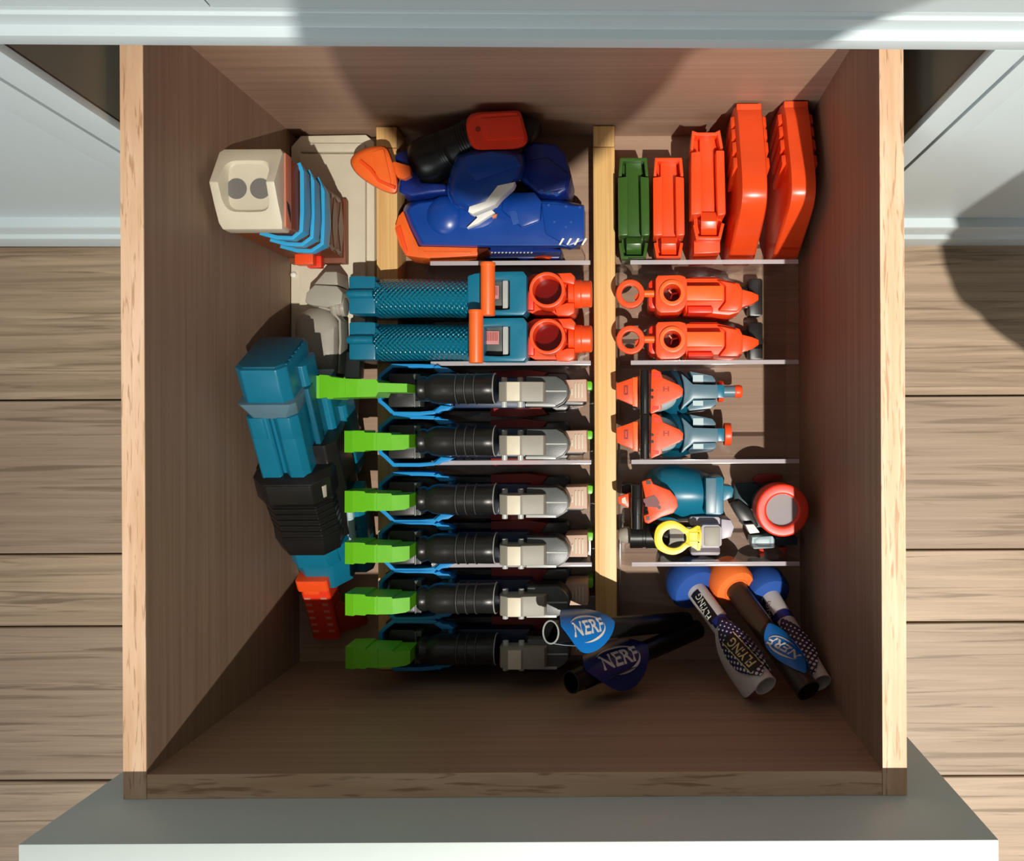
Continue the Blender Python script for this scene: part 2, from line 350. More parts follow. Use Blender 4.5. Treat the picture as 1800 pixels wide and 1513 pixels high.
# ---------------------------------------------------------------- bamboo dividers and acrylic trays
for x0, x1, lab in ((-.2470, -.2262, 'bamboo divider between the cream case and the blue-framed blasters'), (-.0312, -.0098, 'bamboo divider along the left side of the row of orange magazines')):
    t = thing('drawer_divider', lab, 'divider', ((x0+x1)/2, 0, 0))
    bm = B(); wbox(bm, x0, x1, IF+.001, IB-.0225, 0, .034); part('slat', bm, 'bamboo', t, bev=.0008)
    bm = B(); wbox(bm, x0+.0002, x1-.0002, IB-.0215, IB-.001, 0, .0338); part('end_block', bm, 'bamboo', t, bev=.0008)
ZT = .070
def tray(x0, x1, lab, cut):
    t = thing('divider_tray', lab, 'tray', ((x0+x1)/2, 0, 0))
    bm = B(); wbox(bm, x0, x1, -.2005, .154, .0006, .003); part('base', bm, 'acrylic', t, bev=.0006)
    bm = B(); wbox(bm, x0, x0+.0025, -.2005, .154, .0031, .034); part('side_wall', bm, 'acrylic', t, bev=.0006)
    for y in (.1500, .0545, -.0400, -.1375):
        bm = B(); pr = [(x0+.003, .0031), (x1-.012, .0031), (x1, .045), (x1, ZT-.0025), (x1-.001, ZT-.0015), (x0+.013, ZT-.0015), (x0+.003, ZT-.012)]
        loft(bm, [[Vector((x, y-.0018, z)) for x, z in pr], [Vector((x, y+.0018, z)) for x, z in pr]])
        d = part('divider', bm, 'acrylic', t)
        bm = B(); wbox(bm, x0+.013, x1-.0005, y-.0021, y+.0021, ZT-.0014, ZT); part('edge_glint', bm, 'acrylic_glint', d, bev=.0005)  # whitish strip paints in the light caught along the divider top
tray(-.1985, -.0325, 'clear acrylic divider tray under the teal and blue-framed blasters', 0)
tray(-.0080, .1655, 'clear acrylic divider tray along the right wall under the small blasters', 0)
def radial(sq, c, n):
    out = []
    for i in range(n):
        a = 2*math.pi*i/n; dxx, dyy = math.cos(a), math.sin(a); k = 1e9
        for j in range(len(sq)):
            (xa, ya), (xb, yb) = sq[j], sq[(j+1) % len(sq)]; ex, ey = xb-xa, yb-ya; den = dxx*ey-dyy*ex
            if abs(den) > 1e-9:
                s_ = ((xa-c[0])*ey-(ya-c[1])*ex)/den; u = ((xa-c[0])*dyy-(ya-c[1])*dxx)/den
                if s_ > 0 and -1e-6 <= u <= 1+1e-6: k = min(k, s_)
        out.append((c[0]+dxx*k, c[1]+dyy*k))
    return out
# ---------------------------------------------------------------- six blasters with blue frames and green levers
def frame_blaster():
    global ZO
    ZO = -.066
    z0 = .17; yc = 779
    o = W(850, yc, 0); t = thing('toy_blaster', '', 'toy blaster', (o.x, o.y, 0), 'blue-framed blasters with green levers')
    bm = B(); m = M(.15); c = W(0, yc, .152)
    xs = lambda x: W(x, yc, .152).x
    prof = [(734, 14), (736, 19), (741, 22.5), (747, 22.5), (752, 20.5), (755, 21.5), (761, 25), (772, 27), (788, 26.5), (803, 26)]
    for rx in (806, 822, 838): prof += [(rx-2, 26.2), (rx-1, 27.2), (rx+1, 27.2), (rx+2, 26.2)]
    prof += [(852, 26.6), (870, 26.8), (873, 25)]
    lathe(bm, (xs(733), c.y, c.z), (1, 0, 0), [(xs(x)-xs(733), r*m) for x, r in prof], n=32, sq=1.25)
    g = part('grip', bm, 'charcoal', t)
    for rx in (806, 822, 838, 871):
        bm = B(); lathe(bm, (xs(rx-.7), c.y, c.z), (1, 0, 0), [(0, 26.6*m), (.0002, 27.7*m), (1.3*m, 27.7*m), (1.6*m, 26.6*m)], n=32, sq=1.25); part('grip_ring', bm, 'silver' if rx == 871 else 'gunmetal', g)
    bm = B(); slab(bm, rect(683, 747, 728, 806, 3), .140, .02); part('trigger_plate', bm, 'charcoal', t, bev=.0006)
    bm = B(); slab(bm, rect(727, 748, 730, 806), .143, .02); slab(bm, rect(730, 748, 739, 758), .142, .018); slab(bm, rect(730, 795, 739, 805), .142, .018); part('plate_rib', bm, 'gunmetal', t, bev=.0004)
    loop = [(667, 770), (667, 752), (676, 744), (690, 733), (735, 733), (762, 734), (774, 743), (790, 744), (790, 803), (774, 806), (762, 815), (738, 817), (692, 817), (678, 803), (668, 795)]
    bm = B(); band(bm, loop, .138, .0036, .022); f = part('frame_loop', bm, 'blue_frame', t, bev=.0005)
    bm = B(); slab(bm, [(762, 814), (775, 803), (797, 805), (787, 812), (776, 813), (770, 817)], .141, .012); part('frame_tip', bm, 'blue_frame', f, bev=.0004)
    bm = B(); slab(bm, [(762, 735), (775, 746), (797, 744), (787, 737), (776, 736), (770, 732)], .141, .012); part('frame_tip', bm, 'blue_frame', f, bev=.0004)
    bm = B(); slab(bm, [(676, 745), (690, 737), (740, 737), (770, 748), (770, 803), (740, 812), (692, 812), (678, 801)], .112, .05); part('inner_shell', bm, 'black', t, bev=.001)
    # lower body down to the tray
    bm = B(); slab(bm, rect(770, 752, 935, 806, 6), .125, .118); part('lower_body', bm, 'navy', t, bev=.002)
    bm = B(); slab(bm, [(862, 738), (925, 736), (962, 741), (950, 756), (950, 800), (962, 815), (925, 820), (862, 818)], .106, .03)
    part('muzzle_shroud', bm, 'dark_red', t, bev=.0008)
    bm = B(); slab(bm, rect(690, 741, 1000, 808, 6), .098, .09); part('base_shell', bm, 'black', t, bev=.002)
    # cocking block
    bm = B(); pr = [(874, .163), (877, .170), (891, .176), (914, .1765), (918, .1745), (955, .1715), (958, .166), (958, .150), (874, .150)]
    a, b = 765, 800
    loft(bm, [[W(x, yy, .172)+Vector((0, 0, z-.172)) for x, z in pr] for yy in (a, b)])
    k = part('cocking_block', bm, 'grey_block', t, bev=.0008)
    bm = B(); slab(bm, rect(891, 766, 914, 799), .1772, .003); part('label_patch', bm, 'cream', k, bev=.0002, label='cream facet across the grey block')
    for x in (887, 915):
        bm = B(); cyl(bm, W(x, 756, .160), W(x, 809, .160), 5.2*M(.16), n=14); part('peg', bm, 'silver', k, bev=.0005)
    # tail
    sh = [(925, 754), (978, 754), (990, 761), (997, 771), (999, 780), (997, 790), (990, 799), (978, 806), (925, 806)]
    bm = B(); slab(bm, sh, .160, .034); tl = part('tail_shell', bm, 'gunmetal', t, bev=.0014)
    bm = B(); slab(bm, rect(959, 779, 996, 781.5), .1606, .001); part('seam_ridge', bm, 'silver', tl)
    bm = B(); slab(bm, rect(924, 802, 977, 807), .1606, .004); part('side_trim', bm, 'silver', tl, bev=.0004)
    bm = B(); band(bm, sh, .152, .0022, .02); part('tail_rim', bm, 'black', tl, bev=.0004)
    # slatted block
    bm = B(); slab(bm, [(992, 757), (1031, 756), (1032, 795), (992, 795)], .132, .04); sb = part('slatted_block', bm, 'tan', t, bev=.0008)
    for i, x in enumerate((1004, 1010, 1016, 1022)):
        bm = B(); slab(bm, rect(x, 772 if i == 0 else 763, x+2.4, 784 if i == 0 else 789), .1332, .002); part('slat', bm, 'cream', sb, bev=.0003)
    bm = B(); slab(bm, rect(930, 760, 1028, 800, 4), .118, .111); part('rear_body', bm, 'black', t, bev=.002)
    bm = B(); slab(bm, rect(1028, 757, 1041, 772, 2), .108, .04); part('rear_catch', bm, 'green_lever', t, bev=.0006)
    return t, o
def lever(t, pulled):
    y = 775; dx = -57 if pulled else 0
    if pulled:
        pts = [(549, 757), (556, 755), (569, 757), (571, 755), (586, 756), (592, 759), (619, 762), (650, 763), (669, 763), (672, 769), (719, 770), (719, 785), (672, 785), (668, 793), (630, 794), (596, 795), (594, 797), (586, 797), (583, 794), (571, 796), (549, 795)]
    else:
        pts = [(606, 757), (620, 757), (626, 756.5), (643, 757), (645, 760), (690, 761), (692, 764), (719, 764), (719, 787), (712, 790), (692, 791), (647, 791), (643, 793.5), (626, 793), (622, 795), (606, 795)]
    def zf(x, yy):
        q = (x-dx-606)/113
        return .176+.010*min(1, max(0, q/.5)) if q < .55 else .186-.010*min(1, (q-.55)/.45)
    top = [W(x, yy, .18) for x, yy in pts]
    bm = B(); n = len(pts)
    # faceted top: built as strips between cuts along x so the facets show
    cuts = sorted(set([549, 570, 606, 637, 670, 719] if pulled else [606, 622, 661, 692, 719]))
    def clip(lo, hi):
        out = []
        for i in range(n):
            a, b = pts[i], pts[(i+1) % n]
            ina = lo <= a[0] <= hi
            if ina: out.append(a)
            for c in sorted((lo, hi), key=lambda c: abs(c-a[0])):
                if (a[0]-c)*(b[0]-c) < 0:
                    k = (c-a[0])/(b[0]-a[0]); out.append((c, a[1]+k*(b[1]-a[1])))
        r = []
        for p in out:
            if not r or abs(p[0]-r[-1][0])+abs(p[1]-r[-1][1]) > .05: r.append(p)
        return r
    zc = {c: z for c, z in zip(cuts, (.196, .192, .194, .194, .192, .186) if pulled else (.181, .184, .187, .186, .180))}
    for lo, hi in zip(cuts, cuts[1:]):
        pp = clip(lo, hi)
        if len(pp) < 3: continue
        def z(x): return zc[lo]+(zc[hi]-zc[lo])*(x-lo)/(hi-lo)
        t1 = [W(x, yy, .18) for x, yy in pp]
        a = [Vector((p.x, p.y, z(x)+ZO)) for p, (x, yy) in zip(t1, pp)]; b = [Vector((p.x, p.y, .152+ZO)) for p in t1]
        loft(bm, [a, b])
    l = part('lever', bm, 'green_lever', t, ang=12)
    bm = B(); xx = 606 if pulled else 661
    slab(bm, rect(xx-.8, 759 if not pulled else 760, xx+.8, 792), (.1945 if pulled else .1875), .002); part('lever_seam', bm, 'green_lever', l)
    return l
fb, fo = frame_blaster()
def sh(y): return (W(900, y, .17)-W(900, 783, .17)).y
rows = [('leftmost lever sticking out farthest, in the row just under the teal blasters', 689), ('second from the top of the green-lever row', 783), ('third from the top of the green-lever row', 887), ('fourth from the top of the green-lever row', 976), ('fifth of the green-lever row, just above the dark one by the drawer front', 1065), ('last of the green-lever row, in the shade by the drawer front', 1157)]
fbs = [fb if y == 783 else dup(fb, (0, sh(y), 0)) for _, y in rows]
lv = lever(fb, False)
for (d, y), o in zip(rows, fbs):
    o['label'] = 'black toy blaster with blue frame and green lever, '+(d if len(d.split()) < 6 else d)
    if y == 783: continue
    if y == 689:
        oo = ORG[o]; ORG[o] = ORG[fb]; lever(o, True); ORG[o] = oo
    else: dup(lv, (0, sh(y), 0), None, o)
for o, l in zip(fbs, ('blaster with green lever reaching farthest left, first of the six in a row', 'second from the top of six black blasters with green levers', 'third from the top of six black blasters with green levers', 'fourth from the top of six black blasters with green levers', 'fifth from the top of six black blasters with green levers', 'bottommost black blaster with green lever, in the shade by the drawer front')): o['label'] = l

# ---------------------------------------------------------------- two teal blasters with knurled handles
def knurl_blaster(lab, dx, slide):
    global ZO
    ZO = -.080
    o = W(800, 597, 0)
    t = thing('toy_blaster', lab, 'toy blaster', (o.x, o.y, 0), 'teal blasters with knurled handles')
    z = .165
    bm = B(); slab(bm, [(613, 566), (632, 565), (660, 566), (660, 632), (613, 632)], z, .07); part('handle_base', bm, 'teal', t, bev=.002)
    # handle: seamed, faceted along x
    bm = B(); secs = []
    for x, hw, zr in ((658, 33, .169), (664, 33, .171), (690, 32.5, .174), (720, 32, .176), (750, 31.5, .1765), (780, 31, .175), (805, 31.5, .172), (823, 33.5, .170)):
        pts = []
        for k in (-1, -.97, -.72, -.3, 0, .3, .72, .97, 1):
            zz = zr - .020*(abs(k)**2.6) - (.012 if abs(k) == 1 else 0)
            q = W(x, 599+k*hw, .168); pts.append(Vector((q.x, q.y, zz+ZO)))
        e = pts[-1]; s0 = pts[0]
        pts += [Vector((e.x, e.y, .02)), Vector((s0.x, s0.y, .02))]; secs.append(pts)
    loft(bm, secs); part('handle', bm, 'teal_knurled', t, ang=55)
    bm = B(); a = W(662, 599, .1735); 
    loft(bm, [[W(660, 575, .166), W(660, 623, .166), W(661, 623, .163), W(661, 575, .163)], [W(681, 597, .1748), W(681, 600, .1748), W(681, 600, .172), W(681, 597, .172)]]); part('heel_facet', bm, 'teal', t)
    bm = B(); p0 = W(657, 597, .167); m = M(.167)
    lathe(bm, p0, (-1, 0, 0), [(0, 8.2*m), (.004, 8*m)]+[(.006+.0016*i, (8.4 if i % 2 else 7.6)*m) for i in range(9)]+[(.0225, 7.6*m), (.0245, 6*m), (.0252, 2*m)], n=18); part('peg', bm, 'teal', t)
    bm = B(); slab(bm, [(822, 566), (834, 562), (847, 560), (847, 634), (834, 634), (822, 631)], .172, .06); part('collar', bm, 'teal', t, bev=.0016)
    bm = B(); annul(bm, [(846, 559), (920, 558), (926, 566), (926, 628), (920, 635), (846, 635)], [(851, 573), (880, 572), (896, 573), (896, 625), (880, 626), (851, 625)], .172, .03)
    slab(bm, rect(847, 562, 925, 633, 3), .146, .06); part('body', bm, 'teal', t, bev=.0012)
    bm = B(); slab(bm, rect(852, 574, 884, 624), .156, .01); part('window_plate', bm, 'gunmetal', t, bev=.0004)
    bm = B(); slab(bm, rect(884, 574, 893, 624, 1), .166, .02); part('slide_bar', bm, 'silver', t, bev=.0006)
    bm = B(); slab(bm, rect(851, 582, 877, 605), .1574, .001); sk = part('barcode_sticker', bm, 'barcode', t)
    bm = B()
    for i in range(8): slab(bm, rect(853+i*2.9, 583.5, 854.2+i*2.9, 599), .1578, .0003)
    part('barcode_lines', bm, 'dark_red', sk)
    # orange cylinder across
    x = 837+slide; m = M(.19)
    bm = B(); a = W(x, 545, .19); b = W(x, 638, .19); L = (b-a).length
    lathe(bm, a, b-a, [(0, 13.5*m), (.0026, 13.5*m), (.003, 12.6*m), (L-.0008, 12.6*m), (L, 12*m)], n=26); part('cross_barrel', bm, 'orange_soft', t, bev=.0003)
    bm = B(); cyl(bm, W(x, 598, .188), W(x, 598, .150), .004, n=14); part('barrel_post', bm, 'orange_soft', t)
    # scope end
    bm = B(); c = W(962, 591, .176); hollow(bm, c, c-Vector((0, 0, .056)), 31.5*M(.176), 25.5*M(.176), 40); sc = part('scope_ring', bm, 'orange', t, bev=.0008)
    bm = B(); c = W(962, 591, .176)-Vector((0, 0, .022)); cyl(bm, c, c-Vector((0, 0, .002)), 26*M(.176), n=36); part('scope_lens', bm, 'lens_red', sc)
    bm = B(); c = W(962, 591, .176)-Vector((0, 0, .062)); cyl(bm, c, c-Vector((0, 0, .004)), 30*M(.145), n=36); part('scope_floor', bm, 'deep_red', sc)
    bm = B(); annul(bm, radial([(928, 566), (940, 560), (1000, 559), (1012, 574), (1012, 616), (1000, 633), (940, 632), (928, 625)], (962, 591), 40), circ(962, 591, 29, n=40), .145, .060); part('scope_body', bm, 'orange', t, bev=.001)
    bm = B(); slab(bm, rect(926, 570, 938, 624), .156, .03); part('scope_mount', bm, 'red_orange', t, bev=.001)
    bm = B(); slab(bm, [(976, 560), (1004, 559), (1011, 566), (1010, 580), (990, 576)], .160, .04); part('scope_knob', bm, 'orange', t, bev=.0016)
    bm = B(); slab(bm, [(976, 620), (996, 612), (1010, 612), (1010, 630), (1000, 635), (978, 634)], .158, .04); part('scope_knob', bm, 'orange', t, bev=.0016)
    bm = B(); a = W(1000, 596, .148); m = M(.148)
    lathe(bm, a, (1, 0, 0), [(0, 20*m), (10*m, 20*m), (11*m, 25*m), (22*m, 25*m), (23.5*m, 23.5*m), (39*m, 23.5*m), (41*m, 21*m)], n=30); part('eyepiece', bm, 'orange', t, bev=.0004)
    bm = B(); slab(bm, rect(690, 583, 940, 616, 4), .10, .096); part('lower_body', bm, 'teal_dark', t, bev=.002)
    return t
kb = knurl_blaster('teal blaster with knurled handle, nearer the green-lever row', 0, 0)
k2 = knurl_blaster('teal blaster with knurled handle, nearer the dark blue blaster', 0, 21)
k2.location.y += (W(900, 514, .168)-W(900, 595, .168)).y; ORG[k2] = Vector(k2.location)

# ---------------------------------------------------------------- two orange pocket blasters with pull rings
def ring_blaster(lab):
    global ZO
    ZO = -.070
    o = W(1200, 597, 0); t = thing('toy_blaster', lab, 'toy blaster', (o.x, o.y, 0), 'orange pocket blasters with pull rings')
    bm = B(); annul(bm, circ(1108.5, 597, 25.2, n=36), circ(1108.5, 597, 15.2, n=36), .135, .008); r = part('pull_ring', bm, 'orange', t, bev=.001, seg=3)
    bm = B(); slab(bm, [(1116, 600), (1126, 594), (1126, 606), (1117, 609)], .131, .004); part('ring_tab', bm, 'orange', r, bev=.0003)
    bm = B(); cyl(bm, W(1131, 596.5, .131), W(1154, 596.5, .131), 6.6*M(.131), n=18); part('pull_rod', bm, 'orange_soft', t)
    bm = B(); slab(bm, rect(1140, 572, 1160, 622, 5), .125, .06); part('rear_shell', bm, 'red_orange', t, bev=.002)
    c = (1182, 596)
    sq = [(1153, 566), (1196, 565), (1205, 568), (1208, 575), (1208, 612), (1203, 622), (1192, 630), (1160, 631), (1153, 624)]
    # head with a round opening
    bm = B(); n = 36; outer = []
    for i in range(n):
        a = 2*math.pi*i/n; dxx, dyy = math.cos(a), math.sin(a); k = 1e9
        for j in range(len(sq)):
            (xa, ya), (xb, yb) = sq[j], sq[(j+1) % len(sq)]; ex, ey = xb-xa, yb-ya; den = dxx*ey-dyy*ex
            if abs(den) > 1e-9:
                s_ = ((xa-c[0])*ey-(ya-c[1])*ex)/den; u = ((xa-c[0])*dyy-(ya-c[1])*dxx)/den
                if s_ > 0 and -1e-6 <= u <= 1+1e-6: k = min(k, s_)
        outer.append((c[0]+dxx*k, c[1]+dyy*k))
    annul(bm, outer, circ(c[0], c[1], 15, n=n), .142, .05); h = part('head', bm, 'orange', t, bev=.0006)
    bm = B(); annul(bm, circ(c[0], c[1], 23, n=n), circ(c[0], c[1], 15.2, n=n), .1445, .004); part('muzzle_ring', bm, 'orange_soft', h, bev=.0008)
    bm = B(); slab(bm, circ(c[0], c[1], 15.4), .112, .004); part('muzzle_floor', bm, 'deep_red', h)
    bm = B()
    for a in (.2, 2.3, 4.4):
        p = W(c[0], c[1], .119); d = Vector((math.cos(a), math.sin(a), 0)); q = p+d*.0052; e = Vector((-d.y, d.x, 0))*.0006
        loft(bm, [[p+e, q+e, q-e, p-e], [v-Vector((0, 0, .007)) for v in (p+e, q+e, q-e, p-e)]])
    part('muzzle_spokes', bm, 'salmon', h)
    bm = B(); slab(bm, [(1205, 568), (1262, 568), (1301, 577), (1306, 588), (1306, 620), (1301, 629), (1282, 634), (1240, 630), (1205, 628)], .122, .07, .03); part('body', bm, 'orange', t, bev=.003)
    bm = B(); slab(bm, rect(1206, 583, 1272, 609, 2), .136, .02); part('top_rail', bm, 'orange_soft', t, bev=.0014)
    bm = B(); slab(bm, [(1262, 572), (1296, 579), (1304, 590), (1304, 618), (1297, 627), (1264, 626), (1276, 611), (1276, 582)], .128, .02); part('shoulder', bm, 'orange', t, bev=.0018)
    bm = B(); loft(bm, [[W(1302, 587, .118), W(1302, 620, .118), W(1302, 620, .09), W(1302, 587, .09)], [W(1322, 592, .117), W(1322, 614, .117), W(1322, 614, .095), W(1322, 592, .095)], [W(1334, 597, .114), W(1334, 606, .114), W(1334, 606, .10), W(1334, 597, .10)]]); part('tail', bm, 'orange', t, bev=.0016)
    bm = B(); slab(bm, rect(1210, 619, 1254, 630), .128, .03); part('side_grip', bm, 'red_orange', t, bev=.0012)
    bm = B(); slab(bm, rect(1212, 566, 1262, 576), .117, .02); part('side_grip', bm, 'red_orange', t, bev=.0012)
    bm = B(); slab(bm, rect(1170, 578, 1260, 616, 3), .095, .091); part('lower_body', bm, 'red_orange', t, bev=.002)
    bm = B(); slab(bm, rect(1316, 566, 1341, 632, 3), .090, .02); slab(bm, rect(1240, 580, 1330, 618, 3), .086, .012); part('grip', bm, 'black', t, bev=.002)
    return t
rb = ring_blaster('orange pocket blaster with round pull ring, nearer the blue-grey blasters')
dup(rb, (0, (W(0, 516, .135)-W(0, 597, .135)).y, 0), 'orange pocket blaster with round pull ring, nearer the orange magazines')

# ---------------------------------------------------------------- two blue-grey blasters with orange wings and a black cross bar
def wing_blaster(lab, barrel):
    global ZO
    ZO = -.068
    o = W(1200, 688, 0); t = thing('toy_blaster', lab, 'toy blaster', (o.x, o.y, 0), 'blue-grey blasters with orange wings')
    bm = B(); ball(bm, W(1148, 690, .104), (.027, .0195, .026)); part('rear_dome', bm, 'pale_blue', t)
    bm = B(); slab(bm, [(1083, 674), (1120, 661), (1123, 662), (1123, 716), (1118, 715), (1084, 700)], .135, .006); wl = part('rear_wing', bm, 'orange', t, bev=.001)
    bm = B(); annul(bm, rect(1097, 678, 1104, 694), rect(1099, 681, 1102, 692), .1362, .001); part('slot', bm, 'dark_red', wl)
    bm = B(); slab(bm, rect(1112, 663, 1121, 714), .1362, .002); part('wing_fold', bm, 'orange_soft', wl, bev=.0004)
    bm = B(); slab(bm, [(1145, 650), (1150, 648), (1161, 653), (1165, 664), (1195, 677), (1201, 684), (1200, 693), (1195, 699), (1163, 712), (1164, 718), (1158, 722), (1146, 727), (1143, 726)], .137, .006); wr = part('front_wing', bm, 'orange', t, bev=.001)
    for q in (rect(1149, 655, 1162, 664), rect(1147, 714, 1158, 720)):
        bm = B(); slab(bm, q, .1376, .001); part('slot', bm, 'red_orange', wr)
    for x, y in ((1146.5, 686), (1146.5, 698)):
        bm = B(); slab(bm, circ(x, y, 2.6, n=14), .1377, .001); part('hole', bm, 'black', wr)
    bm = B(); slab(bm, rect(1166, 679, 1168, 688), .1376, .001); slab(bm, rect(1174, 679, 1176, 688), .1376, .001); slab(bm, rect(1168, 683, 1174, 684), .1376, .001); part('mark', bm, 'dark_red', wr)
    m = M(.146); a = W(1133, 650, .146); b = W(1133, 727, .146); L = (b-a).length
    bm = B(); lathe(bm, a, b-a, [(0, 8.4*m), (L*.33, 8.4*m), (L*.335, 8.9*m), (L*.66, 8.9*m), (L*.665, 8.4*m), (L, 8.4*m)], n=12); cbar = part('cross_bar', bm, 'black', t, bev=.0003, ang=20)
    bm = B(); cyl(bm, W(1133, 689, .144), W(1133, 689, .10), .004, n=12); part('bar_post', bm, 'black', cbar)
    bm = B()
    secs = []
    for x, hw, zt in ((1163, 37, .108), (1178, 39, .115), (1195, 38, .118), (1214, 33, .117), (1258, 24, .112)):
        secs.append([W(x, 690+k*hw, zt-abs(k)**2*.022) for k in (-1, -.6, -.2, .2, .6, 1)]+[W(x, 690+hw, .08), W(x, 690-hw, .08)])
    loft(bm, secs); part('body', bm, 'teal_dark', t, bev=.0008)
    bm = B(); slabz(bm, [(1197, 656), (1206, 663), (1218, 675), (1262, 676), (1262, 700), (1220, 701), (1204, 715), (1196, 722), (1201, 708), (1203, 690), (1201, 670)], lambda x, y: .1235-.003*abs(y-689)/30, .10); part('spine', bm, 'slate', t, bev=.0012)
    for q in ([(1212, 652), (1252, 660), (1258, 668), (1258, 674), (1222, 673)], [(1222, 703), (1258, 702), (1260, 710), (1250, 718), (1212, 722), (1208, 716)]):
        bm = B(); slab(bm, q, .113, .05); f = part('side_flare', bm, 'slate', t, bev=.001)
    for q in (rect(1218, 659, 1236, 673), rect(1218, 704, 1236, 713)):
        bm = B(); slab(bm, q, .1136, .001); part('flare_window', bm, 'pale_blue', f)
    bm = B(); slab(bm, rect(1260, 676, 1273, 699, 1), .122, .03); part('collar', bm, 'teal', t, bev=.0008)
    if barrel:
        m = M(.105); a = W(1272, 688, .108)
        bm = B(); lathe(bm, a, (1, 0, 0), [(0, 10.5*m), (20*m, 10.5*m)], n=22); part('barrel', bm, 'slate', t)
        bm = B(); lathe(bm, W(1291, 688, .108), (1, 0, 0), [(0, 11.2*m), (9*m, 11.6*m), (13*m, 10*m), (13.4*m, 6*m)], n=22); part('barrel_tip', bm, 'orange', t, bev=.0004)
        bm = B(); hollow(bm, W(1262, 688, .102), W(1271, 688, .102), .0105, .008); part('muzzle_ring', bm, 'orange', t, bev=.0005)
    else:
        bm = B(); hollow(bm, W(1272, 688, .104), W(1284, 688, .104), .0112, .0085); part('muzzle_ring', bm, 'orange', t, bev=.0005)
    bm = B(); slab(bm, rect(1165, 668, 1240, 710, 3), .06, .056); part('lower_body', bm, 'teal_dark', t, bev=.002)
    return t
wing_blaster('blue-grey blaster with orange wings and longer orange-tipped barrel', True)
w2 = wing_blaster('blue-grey blaster with orange wings and short ringed muzzle', False)
w2.location.y += (W(0, 767.5, .146)-W(0, 688.5, .146)).y; ORG[w2] = Vector(w2.location)

# ---------------------------------------------------------------- lower right compartment
ZO = -.055
o = W(1200, 875, 0); t = thing('toy_blaster', 'teal rounded blaster with orange face plate and black cross bar', 'toy blaster', (o.x, o.y, 0))
bm = B(); secs = []
for x, c, hw, zt in ((1136, 870, 34, .094), (1146, 868, 44, .103), (1162, 867, 49, .110), (1190, 867, 50, .113), (1220, 868, 46, .112), (1246, 871, 38, .110)):
    secs.append([W(x, c+hw*math.cos(a), zt-.034+.034*math.sin(a)) for a in [math.pi*i/12 for i in range(13)]]+[W(x, c-hw, .062), W(x, c+hw, .062)])
loft(bm, secs); part('body', bm, 'teal', t, bev=.001)
bm = B(); slab(bm, [(1240, 839), (1270, 838), (1272, 842), (1272, 902), (1266, 905), (1240, 904)], .118, .05); cp = part('front_block', bm, 'teal', t, bev=.001)
bm = B(); slab(bm, rect(1241, 840, 1259, 902), .1192, .002); part('front_band', bm, 'slate', cp, bev=.0005)
bm = B(); slab(bm, [(1270, 853), (1286, 854), (1290, 860), (1288, 874), (1274, 880), (1270, 880)], .106, .03); part('front_stub', bm, 'teal', t, bev=.001)
bm = B(); slab(bm, [(1128, 846), (1144, 841), (1148, 850), (1178, 862), (1190, 876), (1192, 890), (1184, 902), (1162, 909), (1140, 921), (1133, 918), (1131, 906), (1140, 903)], .124, .008); fp = part('face_plate', bm, 'orange', t, bev=.0014)
bm = B(); slab(bm, [(1131, 877), (1150, 870), (1156, 876), (1160, 884), (1156, 892), (1131, 890)], .1246, .001); part('face_opening', bm, 'deep_red', fp)
for q in (rect(1136, 845, 1144, 851), circ(1159, 892, 3, n=12), rect(1136, 908, 1142, 914)):
    bm = B(); slab(bm, q, .1247, .001); part('slot', bm, 'black', fp)
bm = B(); slab(bm, [(1086, 873), (1108, 866), (1110, 868), (1110, 893), (1106, 893), (1087, 885)], .124, .006); rw = part('rear_wing', bm, 'orange', t, bev=.0008)
bm = B(); slab(bm, [(1093, 876), (1099, 873), (1102, 886), (1093, 884)], .1246, .001); part('slot', bm, 'cream', rw)
m = M(.136); a = W(1120, 852, .136); b = W(1120, 929, .136); L = (b-a).length
bm = B(); lathe(bm, a, b-a, [(0, 10.4*m), (L*.3, 10.4*m), (L*.305, 11*m), (L*.66, 11*m), (L*.665, 10.4*m), (L, 10.4*m)], n=12); part('cross_bar', bm, 'black', t, bev=.0003, ang=20)
bm = B(); cyl(bm, W(1120, 888, .134), W(1150, 886, .09), .004, n=12); part('bar_post', bm, 'black', t)
bm = B(); slab(bm, rect(1092, 851, 1120, 868, 3), .105, .03); part('rear_block', bm, 'black', t, bev=.001)
bm = B(); slab(bm, rect(1160, 846, 1250, 888, 3), .04, .036); part('lower_body', bm, 'teal_dark', t, bev=.002)

ZO = -.050
o = W(1190, 945, 0); t = thing('toy_blaster', 'light grey blaster with yellow pull ring and black barrel', 'toy blaster', (o.x, o.y, 0))
m = M(.085)
bm = B(); lathe(bm, W(1107, 942, .085), (1, 0, 0), [(0, 20*m), (1*m, 21.5*m), (22*m, 21.5*m), (23*m, 20*m), (27*m, 20*m), (28*m, 22*m), (52*m, 22*m), (54*m, 20*m), (66*m, 20*m), (70*m, 12*m)], n=28); part('barrel', bm, 'black', t)
bm = B(); lathe(bm, W(1108, 940, .078), (-1, 0, 0), [(0, 15*m), (8*m, 15*m), (16*m, 13*m), (21*m, 8*m), (22*m, 3*m)], n=24); part('barrel_cap', bm, 'greige', t)
out = smoothpts([(1150, 946), (1154, 928), (1166, 918), (1182, 915), (1197, 921), (1212, 930), (1231, 925), (1231, 967), (1213, 960), (1199, 970), (1183, 975), (1166, 971), (1154, 962)], 3)
inn = []
for p in out:
    dx, dy = p[0]-1184, p[1]-946; d = math.hypot(dx, dy); tx = max(0, dx)
    k = 18.0 if dx < 0 else 18+max(0, dx)*.06
    a = math.atan2(dy, dx); inn.append((1184+math.cos(a)*(20+ (3 if abs(a) < .5 else 0)), 946+math.sin(a)*17.5))
